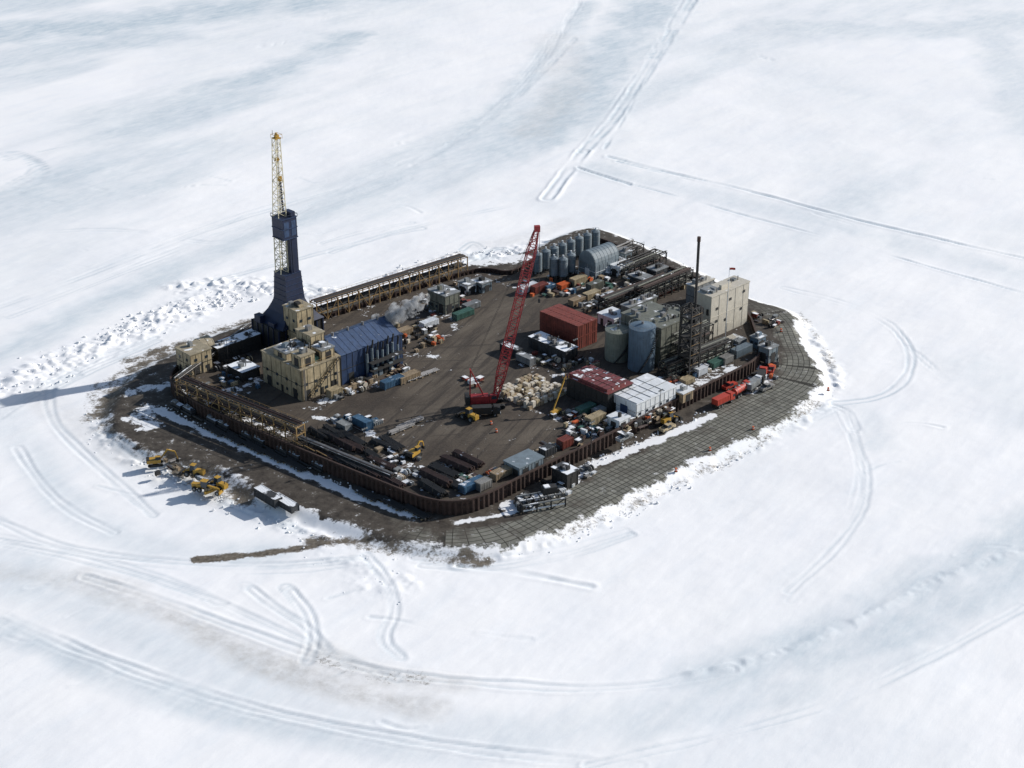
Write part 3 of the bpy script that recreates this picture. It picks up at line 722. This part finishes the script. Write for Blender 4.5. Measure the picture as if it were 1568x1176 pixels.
for k in range(7): o.cyl((-1.5+k*.6,-.5+.3*k,0),(-1.5+k*.6,-.5+.3*k,hz(500)-k),.22,random.choice([pipeg,rusty,dark]),8)
o.done()
rack('process_pipe_rack',P(1022,585,DK),P(1120,545,DK),5,4,3,dark,3.6,6,pm=dkp)
rack('process_pipe_rack',P(1040,560,DK),P(1090,537,DK),9,4,3,dark,3.6,5,pm=dkp)
rack('process_pipe_rack',P(930,480,DK),P(1030,440,DK),4,4,2,dark,3.6,5,pm=dkp)
rack('process_pipe_rack',P(985,470,DK),P(1060,438,DK),6,4,3,dark,3.6,5,pm=dkp)
def tank(u,v,r,vt,mt):
    p=P(u,v,DK); p=p+Vector((0,r,0)); o=MB('storage_tank',frame(p)); h=HT(p.x,p.y-r,vt)-DK
    o.cyl((0,0,0),(0,0,h),r,mt,40); o.cyl((0,0,h),(0,0,h+r*.22),r*1.02,mt,40,r2=.4); o.cyl((0,0,h+r*.2),(0,0,h+r*.2+.8),.4,pipeg,10)
    for k in range(1,int(h/2.2)): o.cyl((0,0,k*2.2),(0,0,k*2.2+.08),r+.04,mt,40)
    for k in range(24):
        a=k*math.pi/12; c1=Vector((math.cos(a)*r,math.sin(a)*r,h+1)); c2=Vector((math.cos(a+.262)*r,math.sin(a+.262)*r,h+1)); o.bar(c1,c2,.06,grey); o.bar(c1,c1-Vector((0,0,1)),.05,grey)
    for k in range(30): # spiral stair
        a=-2.6+k*.06; zz=h*k/30; o.box(-.4,-.25,0,.4,.25,.1,dark,Matrix.Translation((math.cos(a)*(r+.5),math.sin(a)*(r+.5),zz))@Matrix.Rotation(a,4,'Z'))
    o.done()
tank(983,571,4.1,508,tankb); tank(946,556,3.9,512,tankg)
for u,v,r in((1015,520,2.2),(1030,512,2.2)): tank(u,v,r,478,olive)
p,la,lb,h=building('dark_warehouse',930,634,868,967,604,dark,redroof,seam=2.2,doors=2,gear=0)
o=MB('roof_container_row',frame(p)@Matrix.Translation((0,0,h+.37)))
for i in range(int(la/2.6)):
    o.box(i*2.6+.2,.5,0,i*2.6+2.5,lb-.5,.9,redroof); o.box(i*2.6+2.52,.5,0,i*2.6+2.78,lb-.5,.5,snowm)
for k in range(int(lb/2)): o.box(.3,k*2+.5,.9,la-.5,k*2+.6,1.0,dark)
o.done()
p,la,lb,h=building('white_warehouse',974,645,930,1034,620,white,white,seam=2.0,doors=0,gear=0,trim=grey)
o=MB('warehouse_trim',frame(p))
o.box(-.02,-.12,0,la+.05,-.06,1.0,bluec)
for i in range(int(la/3)): o.box(i*3+1,-.13,1.6,i*3+2,-.07,2.3,glass); o.bar((i*3,0,h+.4),(i*3,lb,h+.4),.14,grey)
for k in range(1,3): o.bar((0,lb*k/3,h+.42),(la,lb*k/3,h+.42),.12,grey)
o.box(-.12,lb*.3,0,-.06,lb*.55,3.6,navy); o.box(-.12,lb*.7,0,-.06,lb*.85,3.0,dark)
o.done()
building('control_cabin',1176,557,1160,1190,536,bgrey,grey,z=3.5,seam=2,doors=1,win=2,gear=2)
building('control_cabin',1160,535,1148,1172,520,tankb,grey,seam=2,doors=1,win=2,gear=2)
building('wall_shelter',795,732,772,832,718,bgrey,bgrey,seam=1.2,doors=2,gear=0)
for a in((948,660,white),(1045,618,wood),):
    building('equipment_cabin',a[0],a[1],a[0]-18,a[0]+16,a[1]-14,a[2],white,seam=2,doors=1,win=1,gear=1)
for u,v,r,c in((800,545,TH+1.571,darks),(820,558,TH+1.571,grey),(700,492,TH,green),(715,478,TH,grey),(650,505,TH,white),(610,520,TH,wood),
  (1092,566,TH,green),(1070,578,TH,white),(1110,560,TH,conc),(1128,550,TH,bgrey),(1050,592,TH,tan),(1010,455,TH,redc),(990,462,TH,white),(900,462,TH,tan),(878,470,TH,wood),(860,445,TH,orange),(838,448,TH,bluec),(820,452,TH,redc),
  (880,440,TH,tan),(905,448,TH,olive),(800,452,TH,white),(1100,548,TH,darks),(1130,535,TH,grey),(905,655,TH,tan),(890,640,TH,green),(862,690,TH,redc),(835,702,TH,darks),(915,640,TH,grey),(760,738,TH,wood),(736,754,TH,conc),(712,758,TH,bluec),
  (540,650,-.78,bluec),(515,655,-.78,grey),(415,768,-.8,darks),(390,760,-.8,darks),(615,590,TH,wood),(590,598,TH,bluec),(508,612,TH,tan),(985,448,TH,white),(1005,442,TH,bgrey),(1120,528,TH,beige),(925,465,TH,darks)):
    z=DK if not(380<u<420 and v>750) else 2
    container(u,v,r,random.choice([6.1,6.1,4.0,7.5]) if z==DK else 9,mt=c,h=R(1.6,2.6),z=z)
# ------------------------------------------------------------------ supplies: crates, sacks, pipe bundles
def clutter(name,poly,n,mats,smin=.8,smax=2.4,hmax=1.6,rot=TH,z=DK,jit=.12):
    pp=[P(u,v,z) for u,v in poly]; o=MB(name)
    xs=[q.x for q in pp]; ys=[q.y for q in pp]; c=0; tries=0
    while c<n and tries<n*30:
        tries+=1; x=R(min(xs),max(xs)); y=R(min(ys),max(ys))
        if not inside(np.array([x]),np.array([y]),pp)[0]: continue
        c+=1; l=R(smin,smax);w_=R(smin,smax)*.7;h=R(.5,hmax); mt=random.choice(mats)
        o.M=frame(Vector((x,y,z)),rot+R(-jit,jit)+random.choice([0,1.571])); kind=R(0,1)
        if kind<.62:
            for yy in(0,w_*.5-.06,w_-.12): o.box(0,yy,-.05,l,yy+.12,.15,wood)
            o.box(.04,.04,.16,l-.04,w_-.04,h,mt); o.box(0,0,h,l,w_,h+.08,random.choice([mt,mt,mt,snowm]))
            for xx in(.15,l-.25): o.box(xx,-.03,.16,xx+.1,w_+.03,h+.1,dark)
        elif kind<.78:
            for k in range(random.randint(2,5)): o.cyl((k*.65,0,0),(k*.65,0,.9),.3,mt,10); o.cyl((k*.65,.65,0),(k*.65,.65,.9),.3,mt,10)
        elif kind<.9:
            r=R(.5,1.0); o.cyl((0,0,r),(0,.12,r),r,mt,14); o.cyl((0,.12,r),(0,1.0,r),r*.55,dark,10); o.cyl((0,1.0,r),(0,1.12,r),r,mt,14)
        else:
            for k in range(5): o.cyl((0,k*.28,.15),(l*2,k*.28,.15),.12,random.choice([rusty,pipeg]),6)
    if o.v: o.done()
mixm=[wood,wood,tan,white,grey,bluec,redc,green,pipeg,orange,bag,conc,dark,dark,darks,olive,rusty,dark,rusty]
earth=[wood,tan,bag,white,grey,wood,dark,dark,rusty,darks]
clutter('supply_crates',[(612,500),(672,485),(680,525),(635,545),(600,545)],60,earth+[orange])
clutter('supply_crates',[(640,455),(720,430),(730,445),(690,480),(640,500)],50,mixm)
clutter('supply_crates',[(505,600),(625,560),(632,575),(520,615)],60,earth)
clutter('supply_crates',[(800,430),(900,415),(990,425),(920,450),(810,458)],90,mixm)
clutter('supply_crates',[(880,470),(980,430),(1010,440),(900,485)],60,earth)
clutter('supply_crates',[(790,540),(870,545),(930,560),(870,570),(800,552)],40,mixm)
clutter('supply_crates',[(845,632),(930,630),(950,655),(890,690),(870,660)],95,mixm)
clutter('supply_crates',[(1020,600),(1150,540),(1140,520),(1080,545),(1010,585)],150,mixm)
clutter('supply_crates',[(940,655),(1020,620),(1040,630),(950,670)],40,mixm)
clutter('supply_crates',[(700,750),(860,690),(850,682),(790,710),(690,742)],50,mixm,hmax=1.0)
clutter('supply_crates',[(500,645),(560,640),(580,650),(560,660)],30,[bluec,grey,white,bgrey,dark])
clutter('supply_crates',[(580,690),(640,700),(660,740),(620,745),(560,720)],50,[white,grey,snowm,dark,wood],hmax=1.0)
clutter('supply_crates',[(330,560),(400,545),(400,600),(340,600)],40,[dark,grey,darks,bluec,tan])
clutter('supply_crates',[(300,585),(440,650),(450,665),(300,605)],80,[dark,grey,darks,rusty,wood])
clutter('supply_crates',[(1000,420),(1020,410),(1060,440),(1030,450)],30,mixm)
clutter('supply_crates',[(715,575),(735,572),(745,590),(720,600)],8,[redc,grey,white,redtruck])
clutter('supply_crates',[(1146,490),(1165,480),(1210,490),(1190,505)],14,[dark,grey,tan,redc],z=2.1)
clutter('loading_supplies',[(780,770),(860,735),(910,715),(915,735),(860,765),(800,790)],45,[grey,dark,white,conc],z=2.0)
clutter('loading_supplies',[(1150,560),(1185,555),(1195,580),(1150,600)],20,[white,grey,orange,dark],z=2.0)
clutter('field_supplies',[(240,700),(350,735),(330,755),(240,725)],20,[dark,grey,wood],z=1.6)
o=MB('sack_pallets')
for i in range(10):
    for j in range(10):
        if R(0,1)<.08: continue
        x=i*1.55-3.5+R(-.1,.1)+(i>4)*.8; y=j*1.42-.5+R(-.1,.1)+(j>4)*.7; t=random.choice([1,1,2,2,2])
        o.M=frame(P(822,622,DK))@Matrix.Translation((x,y,0))@Matrix.Rotation(R(-.05,.05),4,'Z')
        o.box(0,0,0,1.3,1.2,.14,wood)
        for k in range(t):
            m_=random.choice([bag,bag,bag,tan,wood]); z=.15+k*1.0
            o.hull([(.02,.02,z),(1.28,.02,z),(1.28,1.18,z),(.02,1.18,z)],[(.07,.07,z+.92),(1.23,.07,z+.92),(1.23,1.13,z+.92),(.07,1.13,z+.92)],m_)
o.done()
def bundle(u,v,rot,l,n,layers,mt=rusty,r=.2,z=DK):
    o=MB('pipe_stack',frame(P(u,v,z),rot))
    for x in(l*.15,l*.5,l*.85): o.box(x-.15,-.2,0,x+.15,n*2*r+.2,.3,wood)
    for k in range(layers):
        for i in range(n-k): o.cyl((R(-.5,.5),(i+.5+k*.5)*2*r,.3+r+k*r*1.75),(l+R(-.5,.5),(i+.5+k*.5)*2*r,.3+r+k*r*1.75),r,mt,7)
    for x in(l*.3,l*.7):
        for y in(-.1,n*2*r+.1): o.bar((x,y,0),(x,y,layers*r*2+.6),.12,dark)
    o.done()
BR=TH-math.pi/2
for u,v in((470,662),(484,668),(500,674),(516,681),(492,658),(512,664)): bundle(u,v,BR+R(-.1,.12),R(8,12),R(5,8).__int__(),random.choice([2,3,4]),random.choice([rusty,rusty,dark]))
for u,v in((548,690),(566,680),(580,672),(560,705)): bundle(u,v,BR+R(-.1,.12),R(8,11),6,random.choice([1,2,3]),random.choice([rusty,dark,pipeg]))
for u,v in((640,728),(655,718),(672,708),(690,700),(640,745),(664,735)): bundle(u,v,BR+R(-.1,.1),R(9,11),8,random.choice([2,3,4]),random.choice([rusty,dark]))
for u,v in((600,668),(612,660)): bundle(u,v,TH,9,5,2,pipeg)
for i in range(7): bundle(476+i*17,690+i*7,BR,9,5,random.choice([1,2]),random.choice([dark,rusty]),.25)
for i in range(4): bundle(615+i*9,590-i*3,TH,8,5,1,pipeg)
for i in range(5): bundle(310+i*30,655+i*13,BR,9,4,1,dark,.3,z=2.1)
for i in range(3): bundle(540+i*38,752+i*14,BR,9,4,1,dark,.3,z=2.1)
# ------------------------------------------------------------------ vehicles
def wheels(o,xs,w_,r,t=.3):
    for x in xs:
        for y in(0,w_-t): o.cyl((x,y,r),(x,y+t,r),r,rub,14); o.cyl((x,y-.02,r),(x,y+t+.02,r),r*.5,grey,10)
def pickup(u,v,rot,mt,z=2.05):
    o=MB('pickup_truck',frame(P(u,v,z),rot)); wheels(o,(1.0,4.3),2.0,.42)
    o.box(0,.08,.5,5.5,1.92,1.0,mt); o.box(3.6,.12,1.0,5.4,1.88,1.25,mt)
    o.hull([(1.9,.12,1.0),(3.9,.12,1.0),(3.9,1.88,1.0),(1.9,1.88,1.0)],[(2.05,.25,1.85),(3.3,.25,1.85),(3.3,1.75,1.85),(2.05,1.75,1.85)],glass)
    o.box(2.05,.25,1.852,3.3,1.75,1.92,mt)
    for y in(.08,1.82): o.box(.02,y,1.0,1.9,y+.1,1.35,mt)
    o.box(.0,.08,1.0,.08,1.92,1.35,mt); o.box(5.5,.1,.45,5.62,1.9,.75,dark); o.done()
def truck(u,v,rot,mt,load,z=2.05):
    o=MB('service_truck',frame(P(u,v,z),rot)); wheels(o,(1.2,2.4,6.8),2.5,.52)
    o.box(0,.8,.7,8.4,1.7,1.0,dark); o.box(6.3,.1,.8,8.3,2.4,2.9,mt); o.box(7.4,.06,1.8,8.36,2.44,2.6,glass); o.box(8.3,.1,.5,8.5,2.4,1.0,grey); o.box(6.5,.3,2.9,7.6,2.2,3.1,mt)
    if load=='tank':
        o.cyl((.2,1.25,2.0),(5.9,1.25,2.0),1.1,mt,18)
        for x in(1,3,5): o.cyl((x,1.25,2.0),(x+.1,1.25,2.0),1.15,grey,18); o.cyl((x,1.25,3.0),(x,1.25,3.3),.3,grey)
    else:
        o.box(0,0,1.0,6.0,2.5,1.2,dark); o.box(.2,.1,1.2,5.9,2.4,3.0,load)
        for i in range(8): o.box(.3+i*.7,.05,1.25,.5+i*.7,2.45,2.95,load)
    o.done()
def loader(u,v,rot,z=1.8,name='wheel_loader'):
    o=MB(name,frame(P(u,v,z),rot)); wheels(o,(1.4,4.6),2.7,.85,.55)
    o.box(-.2,.6,1.0,2.8,2.1,2.3,yel); o.box(2.8,.8,.9,5.2,1.9,1.6,dark)
    o.hull([(2.2,.6,2.3),(3.9,.6,1.7),(3.9,2.1,1.7),(2.2,2.1,2.3)],[(2.4,.7,3.5),(3.6,.7,3.5),(3.6,2.0,3.5),(2.4,2.0,3.5)],glass); o.box(2.3,.6,3.5,3.7,2.1,3.62,yel)
    for y in(.8,1.8): o.bar((4.0,y,2.0),(6.6,y,.7),.3,yel)
    o.hull([(6.2,-.1,.1),(7.6,-.1,.1),(7.6,2.8,.1),(6.2,2.8,.1)],[(6.1,-.1,1.3),(6.6,-.1,1.3),(6.6,2.8,1.3),(6.1,2.8,1.3)],dark); o.cyl((.4,1.3,2.3),(.4,1.3,3.1),.1,dark); o.done()
def excavator(u,v,rot,z=DK,name='excavator',bl=1.0):
    o=MB(name,frame(P(u,v,z),rot))
    for y in(0,2.1):
        o.box(-1.6,y,.1,1.8,y+.6,.85,rub)
        for x in(-1.6,1.8): o.cyl((x,y,.48),(x,y+.6,.48),.4,rub,12)
    o.cyl((0,1.35,.8),(0,1.35,1.1),.9,dark,12); o.box(-2.2,.2,1.1,1.5,2.5,2.1,yel); o.box(.2,.25,2.1,1.6,1.2,3.0,glass); o.box(.15,.2,3.0,1.65,1.25,3.1,yel); o.box(-2.3,.25,1.15,-1.5,2.45,2.3,dark)
    o.bar((1.4,1.6,1.6),(3.6*bl,1.6,4.4*bl),.38,yel); o.bar((3.6*bl,1.6,4.4*bl),(5.6*bl,1.6,3.6*bl),.3,yel); o.bar((5.6*bl,1.6,3.6*bl),(6.2*bl,1.6,1.2),.26,yel)
    o.hull([(5.7*bl,1.1,.5),(6.4*bl,1.1,.4),(6.4*bl,2.1,.4),(5.7*bl,2.1,.5)],[(5.6*bl,1.1,1.3),(6.5*bl,1.1,1.3),(6.5*bl,2.1,1.3),(5.6*bl,2.1,1.3)],dark); o.done()
def lift(u,v,rot,ln,z=DK):
    o=MB('boom_lift',frame(P(u,v,z),rot)); wheels(o,(.6,2.8),2.2,.5)
    o.box(-.2,.4,.6,3.6,1.8,1.5,yel); e=Vector((2+ln*.42,1.1,1.8+ln*.9)); o.bar((.4,1.1,1.8),e,.34,yel); o.bar(Vector((.4,1.1,1.8)).lerp(e,.5),e+Vector((.4,0,.8)),.22,yel)
    for a in(0,1.2):
        for b_ in(-.6,.6): o.bar(e+Vector((a,b_,0)),e+Vector((a,b_,1.1)),.07,yel)
    o.box(e.x,e.y-.6,e.z-.1,e.x+1.2,e.y+.6,e.z,dark); o.done()
def grader(u,v,rot,z=1.6):
    o=MB('motor_grader',frame(P(u,v,z),rot)); wheels(o,(1.0,2.6,8.0),2.4,.7,.45)
    o.box(0,.6,.9,3.4,1.8,2.1,yel); o.box(2.9,.5,1.4,4.6,1.9,3.3,glass); o.box(2.8,.4,3.3,4.7,2.0,3.42,yel)
    o.bar((4.5,1.2,2.0),(8.2,1.2,1.5),.45,yel); o.bar((8,1.2,1.6),(8,1.2,.7),.4,yel); o.bar((4.6,-.6,.5),(6.4,3.0,.5),.7,yel); o.bar((5.5,1.2,1.8),(5.5,1.2,.7),.5,yel)
    o.box(8.4,0,.3,8.7,2.4,1.2,yel); o.done()
truck(1098,628,TH,redtruck,redtruck); truck(1128,612,TH+.1,redtruck,'tank'); truck(1150,604,TH+.2,white,grey); pickup(1112,600,TH,redtruck)
truck(1168,592,TH+.5,redtruck,dark); pickup(1184,575,1.3,redtruck); pickup(1192,560,1.4,conc); pickup(1168,602,.7,conc)
pickup(1016,665,TH,tan); loader(1020,655,TH,z=2.05)
excavator(238,716,.2,1.6,'backhoe_excavator'); loader(316,728,2.8,1.6); grader(292,752,-.35); loader(352,750,2.5,1.7)
lift(850,640,.9,9); loader(735,645,2.4,DK,'forklift_loader'); excavator(640,702,1.0,DK,'excavator',.8)
pickup(700,470,.4,redc,DK); pickup(950,680,TH,grey,DK)
truck(722,640,.1,dark,dark,DK)
p=P(800,788,2.0); o=MB('loading_dock_frame',frame(p,.35))
for x in(0,4,8,12):
    for y in(0,5): o.bar((x,y,0),(x,y,2.6),.35,dark)
for y in(0,2.5,5): o.bar((0,y,2.6),(12,y,2.6),.35,grey); o.bar((0,y,1.0),(12,y,1.0),.3,white)
for x in range(0,13,2): o.bar((x,0,2.65),(x,5,2.65),.25,dark)
for x in(0,8): o.bar((x,0,0),(x+4,0,2.6),.2,dark)
o.box(7,3,2.7,11,5,4.6,dark); o.box(7.5,3.2,4.6,9,4.8,4.9,snowm); o.done()
building('dock_cabin',868,750,845,885,728,dark,darks,z=2.0,seam=2,doors=1,gear=3)
# ------------------------------------------------------------------ light poles / flag / markers
for u,v in((350,560),(640,520),(905,690),(1010,640),(560,700),(800,440),(1125,560),(470,690),(880,560)):
    o=MB('floodlight_pole',frame(P(u,v,DK))); hh=9
    o.cyl((0,0,0),(0,0,hh),.11,dark,8,r2=.07); o.bar((-.8,0,hh),(.8,0,hh),.10,dark)
    for x in(-.7,0,.7): o.box(x-.2,-.25,hh-.35,x+.2,.1,hh,grey)
    o.done()
o=MB('flag_pole',frame(P(1118,520,DK)+B*2,0)); hh=HT(P(1118,520,DK).x,P(1118,520,DK).y,412)-DK
o.cyl((0,0,0),(0,0,hh),.12,white,8,r2=.07)
for i in range(4): o.add([(i*.45,math.sin(i)*.15,hh-.1),(i*.45+.45,math.sin(i+1)*.15,hh-.15),(i*.45+.45,math.sin(i+1)*.15,hh-.9),(i*.45,math.sin(i)*.15,hh-.85)],[(0,1,2,3)],redtruck)
o.done()
for u,v in((1153,658),(1087,690),(1268,598),(272,578),(752,650),(760,662),(560,590),(1035,722),(1196,508)):
    z=2 if (v>650 or u>1190) and not (700<u<800) else DK
    o=MB('traffic_drum',frame(P(u,v,z))); o.cyl((0,0,0),(0,0,.12),.5,rub,12); o.cyl((0,0,.12),(0,0,1.1),.36,orange,12,r2=.28); o.cyl((0,0,.55),(0,0,.7),.36,white,12); o.done()
# ------------------------------------------------------------------ snow rubble
def rubble(px,w_,n,s0,s1,z=.2,name='snow_rubble'):
    path=pl(px,0,1); o=MB(name)
    ls=[(path[i+1]-path[i]).length for i in range(len(path)-1)]
    for _ in range(n):
        i=random.choices(range(len(ls)),ls)[0]; q_=path[i].lerp(path[i+1],R(0,1)); q_=q_+Vector((random.gauss(0,w_),random.gauss(0,w_),z)); s=R(s0,s1)*random.choice([.5,.7,1])
        vs=[]
        for zz,rr in((-.6,1),(.25,.85),(.6,.4)):
            for k in range(6): a=k*1.047+zz; vs.append(q_+Vector((math.cos(a)*rr*R(.6,1.3),math.sin(a)*rr*R(.6,1.3),zz*R(.8,1.2)))*s)
        o.add(vs,[(k,(k+1)%6,6+(k+1)%6,6+k) for k in range(6)]+[(6+k,6+(k+1)%6,12+(k+1)%6,12+k) for k in range(6)]+[(12,13,14,15,16,17)],snowm)
    o.done()
rubble([(0,598),(120,540),(200,505),(300,465),(430,440)],4.5,450,.2,.8,.25)
rubble([(150,640),(170,690),(240,730),(330,760),(430,800),(500,830),(640,855)],2.6,260,.2,.6,.3)
rubble([(1285,590),(1250,630),(1130,700),(1040,740),(940,795),(840,836),(770,856)],1.8,170,.2,.5,.3)
rubble([(600,425),(700,392),(780,385)],2.5,120,.2,.7,.3)
rubble([(240,628),(400,702),(600,778),(700,796)],1.0,120,.2,.5,2.1)
rubble([(800,776),(930,705),(1080,640)],1.0,90,.2,.6,2.1)
rubble([(500,855),(600,880),(580,910)],4,110,.2,.5,.2)
# ------------------------------------------------------------------ steam plume drifting off the generator stacks
m=bpy.data.materials.new('steam'); m.use_nodes=True; nt=m.node_tree; nt.nodes.clear(); out=nt.nodes.new('ShaderNodeOutputMaterial')
pv=nt.nodes.new('ShaderNodeVolumePrincipled'); pv.inputs['Color'].default_value=(.98,.985,.99,1); pv.inputs['Anisotropy'].default_value=-.1
g_=nt.nodes.new('ShaderNodeNewGeometry'); nn=nt.nodes.new('ShaderNodeTexNoise'); nn.inputs['Scale'].default_value=.33; nn.inputs['Detail'].default_value=5; nn.inputs['Roughness'].default_value=.6
nt.links.new(g_.outputs['Position'],nn.inputs['Vector']); r_=nt.nodes.new('ShaderNodeMapRange'); r_.inputs[1].default_value=.46; r_.inputs[2].default_value=.66; r_.inputs[4].default_value=1.3
nt.links.new(nn.outputs['Fac'],r_.inputs[0]); nt.links.new(r_.outputs[0],pv.inputs['Density']); nt.links.new(pv.outputs[0],out.inputs['Volume'])
pb_=P(584,545,DK); z0s=HT(pb_.x,pb_.y,502)
o=MB('steam_plume')
puffs=[(0,0,0,1.3),(1.4,.4,1.4,1.9),(3.4,.8,3.0,2.5),(5.8,1.2,4.2,3.0),(8.6,1.8,5.4,3.1),(11.4,2.4,7.0,2.6),(13.6,3,8.8,1.9),(4.6,1,6.2,1.9),(-1.2,.2,3.2,1.5)]
for dx0,dy0,dz0,r in puffs:
    c=Vector((pb_.x+dx0,pb_.y+dy0,z0s+dz0)); n_=14
    vs=[];fs=[]
    for a in range(1,8):
        for k in range(n_): th=math.pi*a/8; ph=2*math.pi*k/n_; rr=r*R(.88,1.12); vs.append(c+Vector((math.sin(th)*math.cos(ph),math.sin(th)*math.sin(ph),math.cos(th)))*rr)
    for a in range(6):
        for k in range(n_): fs.append((a*n_+k,(a+1)*n_+k,(a+1)*n_+(k+1)%n_,a*n_+(k+1)%n_))
    fs.append(tuple(range(n_))); fs.append(tuple(range(6*n_,7*n_))[::-1])
    o.add(vs,fs,m)
o.done(True)
# ------------------------------------------------------------------ light
EL=math.radians(28); az=math.atan2(.92,.38)
S=Vector((math.sin(az)*math.cos(EL),math.cos(az)*math.cos(EL),math.sin(EL)))
sl=bpy.data.lights.new('sun','SUN'); sl.energy=5; sl.angle=math.radians(.5); sl.color=(1,.97,.93)
so=bpy.data.objects.new('sun',sl); so.rotation_euler=S.to_track_quat('Z','Y').to_euler(); so.location=S*500; sc.collection.objects.link(so)
wd=bpy.data.worlds.new("World"); sc.world=wd; wd.use_nodes=True; nt=wd.node_tree
sk=nt.nodes.new('ShaderNodeTexSky'); sk.sky_type='NISHITA'; sk.sun_disc=False; sk.sun_elevation=EL; sk.sun_rotation=az
nt.links.new(sk.outputs[0],nt.nodes['Background'].inputs[0]); nt.nodes['Background'].inputs[1].default_value=.115
sc.view_settings.view_transform='Standard'; sc.view_settings.look='None'; sc.view_settings.exposure=0
